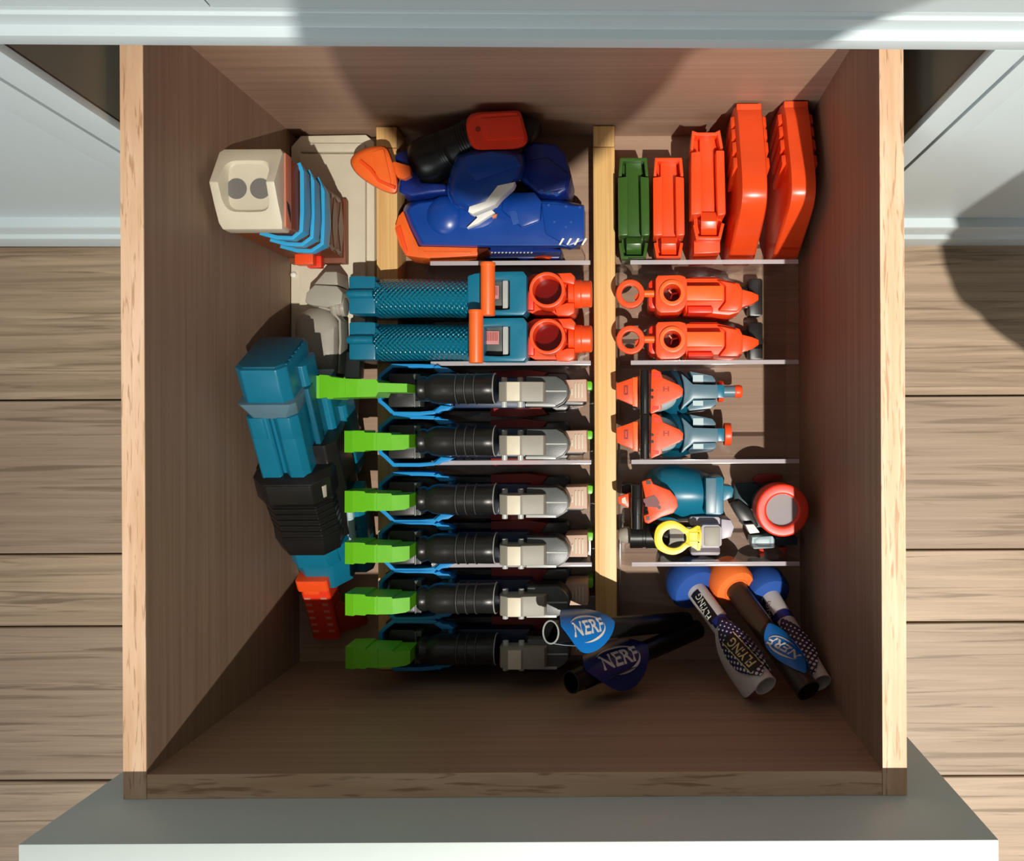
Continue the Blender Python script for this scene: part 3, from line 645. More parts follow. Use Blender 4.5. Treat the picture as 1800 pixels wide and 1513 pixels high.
bm = B(); annul(bm, out, inn, .118, .006); yr = part('pull_ring', bm, 'yellow', t, bev=.001)
bm = B(); annul(bm, rect(1211, 935, 1230, 955), rect(1213, 938, 1228, 951), .1186, .002); slab(bm, rect(1226, 930, 1232, 964), .1186, .003); part('ring_hinge', bm, 'yellow', yr, bev=.0004)
bm = B(); slab(bm, [(1232, 926), (1236, 922), (1262, 922), (1269, 927), (1269, 958), (1262, 963), (1236, 963), (1232, 960)], .116, .06); bd = part('body', bm, 'lilac', t, bev=.0016)
bm = B(); slab(bm, rect(1238, 926, 1266, 960, 2), .1172, .003); part('top_plate', bm, 'grey_block', bd, bev=.0006)
bm = B(); slab(bm, rect(1212, 908, 1266, 924, 3), .100, .05); slab(bm, rect(1214, 960, 1266, 976, 3), .092, .04); slab(bm, [(1268, 912), (1285, 914), (1291, 926), (1285, 944), (1268, 948)], .10, .04); part('side_shell', bm, 'lilac', t, bev=.0014)
bm = B(); slab(bm, rect(1160, 926, 1262, 966, 3), .062, .058); part('lower_body', bm, 'greige', t, bev=.002)

ZO = -.085
o = W(1370, 900, 0); t = thing('toy_blaster', 'dark teal blaster standing upright with round red cap', 'toy blaster', (o.x, o.y, 0))
c = W(1376, 897, .178); m = M(.178)
bm = B(); hollow(bm, c, c-Vector((0, 0, .026)), 46.5*m, 29*m, 44); rc = part('red_cap', bm, 'red_orange', t, bev=.002, seg=3)
bm = B(); hollow(bm, c-Vector((0, 0, .003)), c-Vector((0, 0, .012)), 34*m, 28*m, 44); part('cap_lip', bm, 'red_orange', rc, bev=.0006)
bm = B(); d = c-Vector((0, 0, .005)); cyl(bm, d, d-Vector((0, 0, .002)), 30*m, n=10); part('cap_lens', bm, 'lens_clear', rc)
bm = B(); d = c-Vector((0, 0, .018)); cyl(bm, d, d-Vector((0, 0, .004)), 30*m, n=36); part('cap_floor', bm, 'smoke_lens', rc)
bm = B(); lathe(bm, c-Vector((0, 0, .024)), (0, 0, -1), [(0, 40*m), (.004, 42*m), (.03, 40*m), (.035, 34*m), (.064, 32*m)], n=30); part('body', bm, 'dark_teal', t)
bm = B(); slab(bm, [(1290, 850), (1330, 848), (1340, 862), (1336, 900), (1345, 930), (1330, 940), (1300, 918), (1290, 890)], .095, .05); part('side_body', bm, 'dark_teal', t, bev=.003)
bm = B(); slab(bm, [(1283, 885), (1300, 878), (1322, 895), (1335, 925), (1322, 932), (1300, 915)], .103, .03); part('black_guard', bm, 'black', t, bev=.003)
bm = B(); slab(bm, [(1310, 922), (1325, 921), (1336, 936), (1318, 938)], .112, .02); part('white_panel', bm, 'white_decal', t, bev=.0008)
bm = B(); slab(bm, [(1322, 944), (1358, 942), (1362, 948), (1362, 963), (1325, 965), (1321, 956)], .118, .03); sp = part('side_plate', bm, 'pale_blue', t, bev=.001)
bm = B(); annul(bm, [(1326, 949), (1334, 945), (1356, 945), (1356, 961), (1334, 961), (1326, 957)], [(1329, 951), (1335, 948), (1353, 948), (1353, 958), (1335, 958), (1329, 955)], .1186, .001); part('plate_groove', bm, 'slate', sp)
bm = B(); slab(bm, rect(1362, 944, 1402, 958), .112, .03); part('plate_arm', bm, 'dark_teal', t, bev=.001)
bm = B(); slab(bm, smoothpts([(1323, 842), (1335, 834), (1360, 833), (1374, 834), (1374, 841), (1355, 845), (1335, 849)], 3), .070, .02); part('red_foot', bm, 'dark_red', t, bev=.002)
bm = B(); slab(bm, [(1334, 965), (1342, 964), (1344, 975), (1337, 977)], .080, .03); part('red_foot', bm, 'red_orange', t, bev=.0008)
bm = B(); slab(bm, [(1368, 962), (1382, 961), (1382, 973), (1376, 970)], .080, .03); part('red_foot', bm, 'red_orange', t, bev=.0008)

ZO = 0.0
# ---------------------------------------------------------------- left column: cream case, brown blaster, grey blaster, big teal blaster
o = W(585, 420, 0); t = thing('toy_case', 'cream plastic case lying flat on the drawer bottom in the back left corner', 'toy case', (o.x, o.y, 0))
bm = B(); slab(bm, [(511, 258), (528, 238), (643, 236), (658, 249), (659, 600), (511, 600)], .020, .0198); part('shell', bm, 'cream', t, bev=.002)
bm = B(); slab(bm, [(526, 270), (642, 270), (642, 590), (526, 590)], .026, .008); pn = part('raised_panel', bm, 'cream', t, bev=.0012)
bm = B(); slab(bm, [(530, 251), (641, 251), (642, 267), (527, 267)], .024, .006); part('end_panel', bm, 'cream', t, bev=.0014)
bm = B(); ball(bm, W(516, 483, .021), (.003, .003, .002)); part('stud', bm, 'white_decal', t)

o = Vector((-.306, .19, 0)); t = thing('toy_blaster', 'upright brown blaster with cream butt and three blue fins', 'toy blaster', (o.x, o.y, .027))
x0, x1 = -.332, -.280
# butt with a pitched end and an open socket
bm = B(); ys_, ym, yf = .224, .1905, .1575
hole = []
for i in range(24):
    a = 2*math.pi*i/24; c, s = math.cos(a), math.sin(a)
    hole.append((-.3058+.0192*math.copysign(abs(c)**.42, c), .1915+.0212*math.copysign(abs(s)**.42, s)))
def roof(y): return .200-.020*abs(y-ym)/.0335
outer = []
for hx, hy in hole:
    dx, dy = hx+.306, hy-.191; k = min((.026/abs(dx)) if abs(dx) > 1e-6 else 9, (.033/abs(dy)) if abs(dy) > 1e-6 else 9)
    outer.append((-.306+dx*k, .191+dy*k))
a = vs(bm, [(p[0], p[1], roof(p[1])) for p in outer]); b = vs(bm, [(p[0], p[1], roof(p[1])) for p in hole]); c = vs(bm, [(-.3058+(p[0]+.3058)*.9, .1915+(p[1]-.1915)*.9, .185) for p in hole]); d = vs(bm, [(p[0], p[1], .166) for p in outer])
ringface(bm, a, b); ringface(bm, b, c); bm.faces.new(c); ringface(bm, d, a); bm.faces.new(d)
bt = part('butt', bm, 'cream', t, bev=.0007)
for x in (-.3165, -.297):
    bm = B(); cyl(bm, (x, .190, .1856), (x, .190, .1846), .0084, n=28); part('socket_hole', bm, 'smoke_lens', bt)
bm = B(); wbox(bm, x1-.0002, x1+.0012, .160, .221, .167, .179); part('side_decal', bm, 'salmon', bt, bev=.0004)
bm = B(); slab(bm, [(-.2786, .182, .177), (-.2786, .176, .176), (-.2786, .170, .172), (-.2786, .166, .169), (-.2786, .174, .169), (-.2786, .180, .172)], Plane((-.2786, 0, 0), (1, 0, 0)), .0004, px=False); part('decal_mark', bm, 'print_black', bt)
bm = B(); loft(bm, [[Vector(p) for p in ((-.335, .162, z), (-.279, .162, z), (-.279, .219, z), (-.335, .219, z))] for z in (.026, .166)]); bw = part('body', bm, 'brown', t, bev=.001)
bm = B(); loft(bm, [[Vector(p) for p in ((-.333, .157, z), (-.277, .157, z), (-.277, .221, z), (-.333, .221, z))] for z in (.026, .036)]); part('foot_plate', bm, 'brown', t, bev=.001)
def diamond(cy, cz, hy, hz):
    bm = B(); p = [Vector((-.2786, cy-hy, cz)), Vector((-.2786, cy, cz+hz)), Vector((-.2786, cy+hy, cz)), Vector((-.2786, cy, cz-hz))]
    tip = Vector((-.2768, cy, cz)); v = vs(bm, p); tv = bm.verts.new(tip)
    for i in range(4): bm.faces.new((v[i], v[(i+1) % 4], tv))
    bm.faces.new(v[::-1]); part('diamond_facet', bm, 'taupe', bw)
for z in (.044, .062, .080): diamond(.190, z, .027, .0085)
for z in (.053, .071): diamond(.1655, z, .0035, .0085); diamond(.2155, z, .0030, .0085)
for z in (.098, ): diamond(.190, z, .027, .0085)
for z in (.089, .107): diamond(.1655, z, .0035, .0085); diamond(.2155, z, .0030, .0085)
for i, z in enumerate((.147, .126, .104)):
    k = .0012*i
    bm = B(); P = [(-.3130, .1600-k), (-.298, .1560-k), (-.284, .1555-k), (-.2755+k, .163-k), (-.2745+k, .180), (-.2745+k, .214-k*2), (-.2775, .222)]
    hts = [.001, .006, .008, .014, .017, .014, .001]
    top_ = [Vector((x, y, z+.004)) for x, y in P]; bot_ = [Vector((x, y, z+.004-h)) for (x, y), h in zip(P, hts)]
    n_ = []
    for j in range(len(P)):
        q = Vector(P[min(j+1, len(P)-1)])-Vector(P[max(j-1, 0)]); q.normalize(); n_.append(Vector((-q.y, q.x, 0))*.0035)
    A, Bq, C_, D = vs(bm, top_), vs(bm, [p+q for p, q in zip(top_, n_)]), vs(bm, [p+q for p, q in zip(bot_, n_)]), vs(bm, bot_)
    for u, v in ((A, Bq), (Bq, C_), (C_, D), (D, A)): ringface(bm, u, v, False)
    for j in (0, -1): bm.faces.new((A[j], Bq[j], C_[j], D[j]))
    part('blue_fin', bm, 'sky', t, bev=.0006)
bm = B(); wbox(bm, -.320, -.302, .152, .164, .046, .056); tr_ = part('trigger', bm, 'orange', t, bev=.0015)
bm = B(); wbox(bm, -.312, -.298, .151, .164, .037, .0455); part('trigger_step', bm, 'red_orange', tr_, bev=.0012)

o = W(565, 590, 0); t = thing('toy_blaster', 'greige blaster lying between the cream case and the big teal blaster', 'toy blaster', (o.x, o.y, .027))
bm = B(); slab(bm, [(571, 477), (592, 477), (594, 501), (551, 500)], .062, .03, .1); part('muzzle', bm, 'greige', t, bev=.0015)
bm = B(); slab(bm, [(553, 500), (592, 502), (602, 514), (600, 534), (574, 540), (545, 536), (535, 531), (538, 514)], .066, .036, .05); part('collar', bm, 'greige', t, bev=.002)
bm = B(); lathe(bm, W(584, 540, .056), (1, 0, 0), [(0, .0075), (.003, .0095), (.006, .0095), (.0065, .0085), (.0095, .0085), (.010, .0092), (.0135, .0088), (.0142, .005)], n=24); part('knob', bm, 'greige', t, bev=.0003)
bm = B(); ov = smoothpts([(561, 539), (581, 545), (596, 563), (597, 591), (594, 656), (566, 664), (536, 630), (521, 598), (520, 566), (533, 548)], 3)
cx, cy = 562, 595; rr = []
for k, z in ((1.0, .036), (1.0, .050), (.97, .056), (.88, .062), (.70, .067), (.40, .0695), (.08, .0702)): rr.append([W(cx+(x-cx)*k, cy+(y-cy)*k, z) for x, y in ov])
loft(bm, rr[::-1]); sh_ = part('shell', bm, 'greige', t)
bm = B(); band(bm, [(560, 539), (582, 545), (597, 563), (598, 600), (595, 656)], .062, .002, .02, False); part('shell_rim', bm, 'greige', sh_, bev=.0004)
bm = B(); slab(bm, circ(589, 571, 4, n=14), .060, .004); part('screw_boss', bm, 'greige', sh_, bev=.0004)
bm = B(); slab(bm, [(606, 618), (633, 622), (631, 664), (604, 664)], .045, .016); part('stock_bar', bm, 'silver', t, bev=.001)
bm = B(); slab(bm, [(606, 660), (626, 662), (622, 739), (606, 735)], .042, .014); part('stock_bar', bm, 'silver', t, bev=.001)
bm = B(); slab(bm, [(592, 706), (602, 700), (610, 733), (628, 752), (618, 760), (598, 742)], .047, .014); part('stock_hook', bm, 'silver', t, bev=.001)
bm = B(); slab(bm, rect(560, 640, 610, 760, 4), .034, .006); part('stock_plate', bm, 'greige', t, bev=.001)

TP = Plane((0, 0, .158), (0, -.6, 1)); nh = TP.n
def TY(y): return TP.at(480, y).y
def TPt(X, Y, w_): return Vector((X, Y, .158+.6*Y))+nh*w_
def TX(x, y): return TP.at(x, y).x
def hexsec(Y, xl, xr, w1, dep, ch): return [TPt(xl+ch, Y, w1), TPt(xr-ch, Y, w1), TPt(xr, Y, w1-ch), TPt(xr, Y, w1-dep+ch*.6), TPt(xr-ch*.6, Y, w1-dep), TPt(xl+ch*.6, Y, w1-dep), TPt(xl, Y, w1-dep+ch*.6), TPt(xl, Y, w1-ch)]
def hexa(bm, y0, y1, xl, xr, w1, dep, ch, xl1=None, xr1=None, ch1=None, w11=None):
    loft(bm, [hexsec(TY(y0), xl, xr, w1, dep, ch), hexsec(TY(y1), xl1 or xl, xr1 or xr, w11 if w11 is not None else w1, dep, ch1 or ch)])
o = TPt(-.3, -.07, -.07); t = thing('toy_blaster', 'big teal blaster with black pump grip leaning along the left drawer wall', 'toy blaster', (o.x, o.y, .0))
bm = B(); hexa(bm, 651, 710, -.3225, -.2795, 0, .062, .007); st = part('stock', bm, 'teal', t, bev=.0012)
bm = B(); loft(bm, [hexsec(TY(651)-.0001, -.3200, -.2820, -.0025, .057, .006), hexsec(TY(649.5)+.001, -.3200, -.2820, -.0025, .057, .006)]); part('butt_plate', bm, 'teal_dark', st, bev=.0004)
for i in range(6):
    bm = B(); Y = TY(651)+.0008; cz = -.010-.0075*i
    loft(bm, [[TPt(-.2835+.0006*i, Y, cz), TPt(-.2800, Y, cz), TPt(-.2800, Y, cz-.0035), TPt(-.2835+.0006*i, Y, cz-.0035)], [TPt(-.2835+.0006*i, Y-.003, cz), TPt(-.2800, Y-.003, cz), TPt(-.2800, Y-.003, cz-.0035), TPt(-.2835+.0006*i, Y-.003, cz-.0035)]]); part('butt_tooth', bm, 'teal', st)
bm = B(); hexa(bm, 708, 737, -.3255, -.2760, .0035, .05, .004, -.3225, -.2800, .008, -.001); part('stock_collar', bm, 'slate', t, bev=.0008)
bm = B(); hexa(bm, 736, 858, -.3225, -.3035, -.001, .05, .002); hexa(bm, 736, 858, -.3015, -.2795, -.001, .05, .0055); hexa(bm, 736, 858, -.3205, -.2815, -.006, .045, .002); part('receiver', bm, 'teal', t, bev=.0008)
bm = B(); hexa(bm, 735, 772, -.3228, -.3040, .0004, .05, .004); hexa(bm, 735, 772, -.3010, -.2790, .0004, .05, .006); part('receiver_step', bm, 'teal', t, bev=.0008)
for xr, w1, ya, yb in ((-.2735, -.028, 672, 860), (-.2665, -.048, 722, 905), (-.2600, -.064, 780, 905)):
    bm = B(); hexa(bm, ya, yb, -.3180, xr, w1, .028, .003); part('side_rail', bm, 'teal', t, bev=.0008)
bm = B(); hexa(bm, 708, 850, -.2780, -.2727, -.0235, .012, .001); part('side_strip', bm, 'teal_dark', t, bev=.0005)
bm = B(); loft(bm, [hexsec(TY(y), xl, xr, w_, .07, ch) for y, xl, xr, w_, ch in ((838, -.3310, -.2660, -.004, .013), (846, -.3330, -.2640, .006, .013), (880, -.3335, -.2650, .006, .013), (890, -.3310, -.2680, .0005, .012), (938, -.3290, -.2680, .0005, .012), (955, -.3290, -.2680, .003, .012), (974, -.3260, -.2700, .002, .012), (982, -.3200, -.2750, -.008, .012))]); pg = part('pump_grip', bm, 'black', t, bev=.0008)
bm = B(); hexa(bm, 806, 968, -.3050, -.2600, -.020, .045, .009, -.3050, -.2600); part('pump_side', bm, 'black', pg, bev=.0015)
for i, y in enumerate((893, 903, 913, 923, 933, 943)):
    bm = B(); hexa(bm, y, y+4.5, -.3300+.0004*i, -.2672, .0024, .03, .0125); part('grip_rib', bm, 'black', pg, bev=.0007)
bm = B(); hexa(bm, 848, 879, -.3180, -.2775, .0068, .01, .001); part('pump_plate', bm, 'charcoal', pg, bev=.0008)
bm = B(); hexa(bm, 856, 876, -.2775, -.2675, -.0005, .01, .002, -.2765, -.2690); part('pump_window', bm, 'greige', pg, bev=.0006)
bm = B(); hexa(bm, 972, 1044, -.3225, -.2660, -.004, .050, .012, -.3215, -.2700, .014, -.008); part('front_body', bm, 'teal', t, bev=.001)
bm = B(); hexa(bm, 972, 1000, -.3190, -.2735, .0005, .03, .009, -.3190, -.2735, .009, -.001); part('front_collar', bm, 'teal', t, bev=.001)
bm = B(); hexa(bm, 905, 1046, -.2850, -.2495, -.030, .024, .004, -.2850, -.2540, .006, -.032); sb = part('side_block', bm, 'teal', t, bev=.001)
for i in range(8):
    bm = B(); p = TPt(-.2530-.0050*(i % 2), TY(985)-.0060*(i//2), -.0305); ball(bm, p, (.0011, .0011, .0011), n=8, m=6); part('rivet', bm, 'silver', sb)
bm = B(); hexa(bm, 925, 990, -.2640, -.2580, -.024, .02, .002, -.2700, -.2620); part('silver_panel', bm, 'pale_blue', t, bev=.0006)
bm = B(); hexa(bm, 1024, 1128, -.3165, -.2885, -.003, .024, .002, -.3160, -.2890); ot = part('orange_barrel', bm, 'red_orange', t, bev=.001)
bm = B(); hexa(bm, 1022, 1040, -.3175, -.2870, .0005, .024, .002); hexa(bm, 1040, 1046, -.3140, -.2960, .0000, .02, .002); part('barrel_collar', bm, 'orange', ot, bev=.001)
for i in range(6):
    for xx in (-.311, -.295):
        bm = B(); hexa(bm, 1054+i*11.5, 1057+i*11.5, xx-.003, xx+.003, -.0022, .004, .0004); part('barrel_notch', bm, 'salmon', ot)
bm = B(); loft(bm, [[TPt(x, TY(y), w_) for x, y, w_ in ((-.288, 1075, -.006), (-.288, 1120, -.006), (-.262, 1112, -.010), (-.266, 1092, -.010))], [TPt(x, TY(y), w_) for x, y, w_ in ((-.288, 1075, -.016), (-.288, 1120, -.016), (-.262, 1112, -.018), (-.266, 1092, -.018))]]); part('barrel_fin', bm, 'dark_red', ot, bev=.001)

# ---------------------------------------------------------------- two dark blue blasters at the back
Z = lambda x, y: (x/3.913+600, y/3.913+170)
o = W(860, 400, 0); t = thing('toy_blaster', 'dark blue blaster with white lightning stripe and orange nose trim', 'toy blaster', (o.x, o.y, .001))
bm = B(); hull = [Z(*p) for p in ((440, 742), (500, 715), (620, 700), (900, 690), (1250, 700), (1500, 705), (1672, 745), (1676, 985), (1600, 1050), (1530, 1040), (1010, 1040), (535, 1030), (470, 900), (425, 780))]
rr = []
cx, cy = Z(1050, 880)
for k, z in ((1.0, .020), (1.0, .052), (.97, .060), (.90, .066)): rr.append([W(cx+(x-cx)*(1-(1-k)*.6), cy+(y-cy)*k, z) for x, y in hull])
loft(bm, rr[::-1]); hl = part('hull', bm, 'royal', t, bev=.0015)
bm = B(); ball(bm, W(*Z(720, 830), .060), (.020, .021, .012)); ball(bm, W(*Z(900, 820), .058), (.040, .024, .010)); part('hull_bulge', bm, 'royal', hl)
bm = B(); slab(bm, [Z(*p) for p in ((1110, 660), (1330, 650), (1380, 720), (1370, 850), (1240, 900), (1100, 780))], .070, .02); part('side_cover', bm, 'royal', hl, bev=.003)
bm = B(); slab(bm, [Z(*p) for p in ((1150, 785), (1205, 780), (1225, 870), (1180, 885))], .0708, .002); part('cover_plate', bm, 'foam_blue', hl, bev=.0006)
bm = B(); slab(bm, [Z(*p) for p in ((1375, 730), (1672, 750), (1672, 985), (1560, 1030), (1400, 940))], .068, .02); nz_ = part('barrel_shroud', bm, 'royal', hl, bev=.002)
for x, y in ((1425, 745), (1545, 755), (1640, 760), (1345, 860), (1465, 860), (1580, 862), (1545, 895)):
    bm = B(); slab(bm, circ(*Z(x, y), 2.4, n=10), .0686, .001); part('rivet', bm, 'foam_blue', nz_)
for i in range(4):
    x = 1495+i*52; bm = B(); slab(bm, [Z(*p) for p in ((x, 1018), (x+12, 1020), (x+40, 975), (x+26, 972))], .0685, .001); part('white_dash', bm, 'white_decal', nz_)
bm = B(); slab(bm, [Z(*p) for p in ((425, 782), (470, 900), (530, 1028), (1012, 1038), (1005, 1055), (930, 1092), (610, 1112), (530, 1106), (440, 1092), (400, 1020), (365, 905), (390, 820))], .056, .035); tm = part('nose_trim', bm, 'orange_soft', t, bev=.0016)
bm = B(); slab(bm, [Z(*p) for p in ((372, 905), (405, 880), (455, 1060), (440, 1085))], .0575, .004); part('trim_rib', bm, 'orange', tm, bev=.0006)
bm = B(); slab(bm, [Z(*p) for p in ((560, 1060), (900, 1062), (880, 1085), (600, 1090))], .0568, .002); part('trim_rib', bm, 'orange_soft', tm, bev=.0006)
bm = B(); slab(bm, [Z(*p) for p in ((560, 1030), (1400, 1030), (1520, 1050), (1500, 1112), (1000, 1112), (930, 1100))], .034, .03); lo = part('lower_body', bm, 'royal_deep', t, bev=.002)
for i in range(12):
    x = 1025+i*25; bm = B(); slab(bm, [Z(*p) for p in ((x, 1078), (x+13, 1078), (x+16, 1068), (x+4, 1068))], .0346, .0008); part('grille_dash', bm, 'white_decal', lo)
bm = B(); slab(bm, smoothpts([Z(*p) for p in ((1325, 1105), (1380, 1092), (1440, 1095), (1440, 1110), (1380, 1116))], 3), .0350, .004); part('orange_tab', bm, 'orange', lo)
# dome on top
dm = [Z(*p) for p in ((790, 405), (900, 360), (1040, 338), (1170, 345), (1255, 400), (1268, 480), (1240, 560), (1190, 610), (1060, 740), (930, 800), (860, 790), (770, 740), (735, 650), (730, 590), (755, 500))]
cx, cy = Z(990, 560); rr = []
for k, z in ((1.0, .058), (1.0, .078), (.985, .086), (.94, .094), (.84, .099), (.78, .1000)): rr.append([W(cx+(x-cx)*k, cy+(y-cy)*k, z) for x, y in dm])
bm = B(); loft(bm, rr[::-1]); dmo = part('dome', bm, 'royal', t, ang=50)
bm = B(); slab(bm, [Z(*p) for p in ((1195, 585), (1180, 620), (1100, 690), (1060, 740), (900, 805), (872, 790), (880, 755), (990, 720), (1075, 610))], .1004, .012); part('lightning_stripe', bm, 'white_decal', dmo, bev=.0004)
bm = B(); slab(bm, [Z(*p) for p in ((920, 812), (1050, 742), (1035, 780), (1055, 795), (985, 840), (940, 870), (862, 900), (935, 830))], .0735, .008); part('lightning_tail', bm, 'white_decal', hl, bev=.0004)
bm = B(); slab(bm, [Z(*p) for p in ((1035, 820), (1070, 805), (1065, 828), (1040, 835))], .0715, .004); part('red_dot', bm, 'salmon', hl)
for k in range(3):
    bm = B(); tubepath(bm, [W(*p, .0935-.008*k) for p in smoothpts([Z(745-5*k, 560+25*k), Z(760-10*k, 630+25*k), Z(800-12*k, 700+20*k), Z(850-20*k, 745+10*k)], 4, False)], .0009, 8); part('dome_rib', bm, 'royal', dmo)
bm = B(); slab(bm, [Z(*p) for p in ((850, 405), (1030, 372), (1200, 400), (1235, 470), (925, 580), (860, 500))], .1012, .004); part('dome_panel', bm, 'royal', dmo, bev=.002)
bm = B(); slab(bm, [Z(*p) for p in ((1240, 350), (1330, 305), (1480, 320), (1545, 390), (1582, 540), (1560, 640), (1490, 685), (1350, 665), (1280, 600), (1230, 570))], .070, .06); rbk = part('rear_block', bm, 'royal_deep', t, bev=.004, seg=3)
bm = B(); slab(bm, [Z(*p) for p in ((1290, 440), (1420, 420), (1560, 530), (1540, 630), (1400, 660), (1290, 590))], .0712, .004); part('rear_panel', bm, 'royal_deep', rbk, bev=.001)
for x, y in ((1375, 650), (1425, 660), (1480, 668)):
    bm = B(); slab(bm, circ(*Z(x, y), 4, n=12), .0716, .001); part('rivet', bm, 'foam_blue', rbk)

o = W(760, 290, 0); t = thing('toy_blaster', 'dark blue blaster with black grip, orange trigger and red-orange butt', 'toy blaster', (o.x, o.y, .001))
tg = smoothpts([Z(*p) for p in ((62, 440), (90, 380), (180, 335), (300, 325), (345, 400), (385, 540), (388, 640), (330, 650), (220, 600), (110, 520))], 3)
bm = B(); rr = []; cx, cy = Z(230, 480)
for k, z in ((.98, .072), (1.0, .076), (1.0, .084), (.94, .090), (.80, .0915)): rr.append([W(cx+(x-cx)*k, cy+(y-cy)*k, z) for x, y in tg])
loft(bm, rr[::-1]); tr = part('trigger', bm, 'orange_soft', t)
bm = B(); slab(bm, [Z(*p) for p in ((205, 365), (290, 340), (340, 560), (330, 600), (240, 540))], .0935, .004); part('trigger_pad', bm, 'orange_soft', tr, bev=.001)
bm = B(); tubepath(bm, [W(*Z(*p), .0925) for p in ((130, 425), (200, 480), (260, 560), (370, 610))], .0016, 8); part('trigger_ridge', bm, 'orange', tr)
bm = B(); slab(bm, [Z(*p) for p in ((330, 440), (370, 430), (470, 460), (478, 525), (430, 550), (385, 540))], .088, .008); part('trigger_link', bm, 'orange_soft', t, bev=.001)
bm = B(); slab(bm, [Z(*p) for p in ((360, 390), (420, 350), (500, 345), (540, 480), (545, 570), (600, 575), (720, 580), (725, 640), (600, 650), (480, 670), (390, 640), (400, 560))], .072, .06); part('body', bm, 'royal_deep', t, bev=.003, seg=3)
g0, g1 = W(*Z(520, 470), .060), W(*Z(955, 255), .078)
bm = B(); L = (g1-g0).length
pr = [(0, .016), (.06, .0205), (.14, .0225), (.24, .0228), (.34, .0218), (.42, .0205)]
for k in range(3): pr += [(.45+k*.035, .0202), (.458+k*.035, .0208), (.468+k*.035, .0208), (.476+k*.035, .0202)]
pr += [(.60, .0196), (.72, .0185)]
for k in range(6): pr += [(.74+k*.04, .0182), (.75+k*.04, .0190), (.762+k*.04, .0190), (.772+k*.04, .0182)]
pr += [(1.0, .018)]
lathe(bm, g0, g1-g0, [(u*L, r) for u, r in pr], n=30, sq=1.0); part('grip', bm, 'black', t)
bt_ = smoothpts([Z(*p) for p in ((858, 170), (880, 115), (940, 92), (1060, 86), (1200, 80), (1235, 100), (1262, 190), (1283, 280), (1255, 325), (1180, 345), (1060, 350), (935, 350), (890, 310), (865, 240))], 3)
bm = B(); rr = []; cx, cy = Z(1070, 215)
for k, z in ((.90, .070), (.955, .076), (1.0, .096), (.97, .1005), (.88, .103)): rr.append([W(cx+(x-cx)*k, cy+(y-cy)*k, z) for x, y in bt_])
loft(bm, rr[::-1]); bt = part('butt', bm, 'red_orange', t)
bm = B(); slab(bm, [Z(*p) for p in ((965, 135), (1225, 115), (1262, 265), (1000, 285), (970, 230))], .1042, .003); part('butt_panel', bm, 'red_orange', bt, bev=.0008)
bm = B(); slab(bm, circ(*Z(938, 207), 4.6, n=16), .1036, .001); part('screw_hole', bm, 'dark_red', bt)
bm = B(); slab(bm, [Z(*p) for p in ((1235, 90), (1350, 140), (1368, 165), (1290, 300), (1250, 300))], .074, .02); part('tail', bm, 'black', t, bev=.001)

t.location.y -= .002
# ---------------------------------------------------------------- magazines
Y5 = lambda x, y: (x/4.0909+1040, y/4.0909+160)
def straight_mag(lab, mat, pts, z):
    x0, x1, y0, y1 = pts['box']; c = W((x0+x1)/2, (y0+y1)/2, 0)
    t = thing('dart_magazine', lab, 'magazine', (c.x, c.y, .001), 'dart magazines along the back')
    bm = B(); slab(bm, pts['floor'], z-.020, z-.021); part('core', bm, mat, t, bev=.001)
    bm = B(); band(bm, pts['bracket'], z-.004, .003, .022, False); part('feed_bracket', bm, mat, t, bev=.0007)
    for q in pts['plates']:
        bm = B(); slab(bm, q, z, .030); part('feed_lip', bm, mat, t, bev=.0014)
    bm = B(); slab(bm, pts['channel'], z-.012, .012); ch = part('follower', bm, mat, t, bev=.001)
    bm = B(); q = pts['block']; xx0, yy0, xx1, yy1 = q
    loft(bm, [[W(x, yy, zz) for x, zz in ((xx0, z-.020), (xx0, z-.004), (xx1, z-.004), (xx1, z-.020))] if 0 else [W(xx0, yy, zt), W(xx1, yy, zt), W(xx1, yy, z-.026), W(xx0, yy, z-.026)] for yy, zt in ((yy0, z-.008), (yy0+(yy1-yy0)*.35, z-.003), (yy0+(yy1-yy0)*.7, z-.006), (yy1, z-.014))]); part('front_ramp', bm, mat, t, bev=.001)
    bm = B(); band(bm, pts['cup'], z-.006, .003, .028, False); part('front_cup', bm, mat, t, bev=.0007)
    if 'base' in pts:
        bm = B(); loft(bm, [[W(xa, yy, zt), W(xb, yy, zt), W(xb, yy, zb), W(xa, yy, zb)] for xa, xb, yy, zt, zb in pts['base']]); part('base', bm, mat, t, bev=.0015)
    return t
def mg(dx, x0, x1):
    # shared layout for the two short magazines, dx in zoom pixels
    return dict(box=(Y5(x0, 0)[0], Y5(x1, 0)[0], Y5(0, 480)[1], Y5(0, 1205)[1]),
        floor=[Y5(x0+15, 490), Y5(x1-15, 490), Y5(x1-10, 1195), Y5(x0+10, 1195)],
        bracket=[Y5(x0, 610), Y5(x0+10, 490), Y5(x1-10, 490), Y5(x1, 610)],
        plates=[[Y5(x0-15, 620), Y5(x0+55, 612), Y5(x0+58, 1035), Y5(x0-12, 1040)], [Y5(x1-48, 612), Y5(x1+15, 620), Y5(x1+20, 1035), Y5(x1-40, 1040)]],
        channel=[Y5(x0+40, 505), Y5(x1-40, 505), Y5(x1-38, 1080), Y5(x0+40, 1080)],
        block=(*Y5(x0+45, 1050), *Y5(x1-40, 1185)),
        cup=[Y5(x0+2, 1090), Y5(x0+20, 1195), Y5(x1-20, 1195), Y5(x1-2, 1090)])
straight_mag('dark green translucent dart magazine beside the bamboo divider', 'mag_green', mg(0, 205, 398), .064)
straight_mag('shortest orange dart magazine, next to the dark green one', 'mag_orange', mg(0, 455, 650), .066)
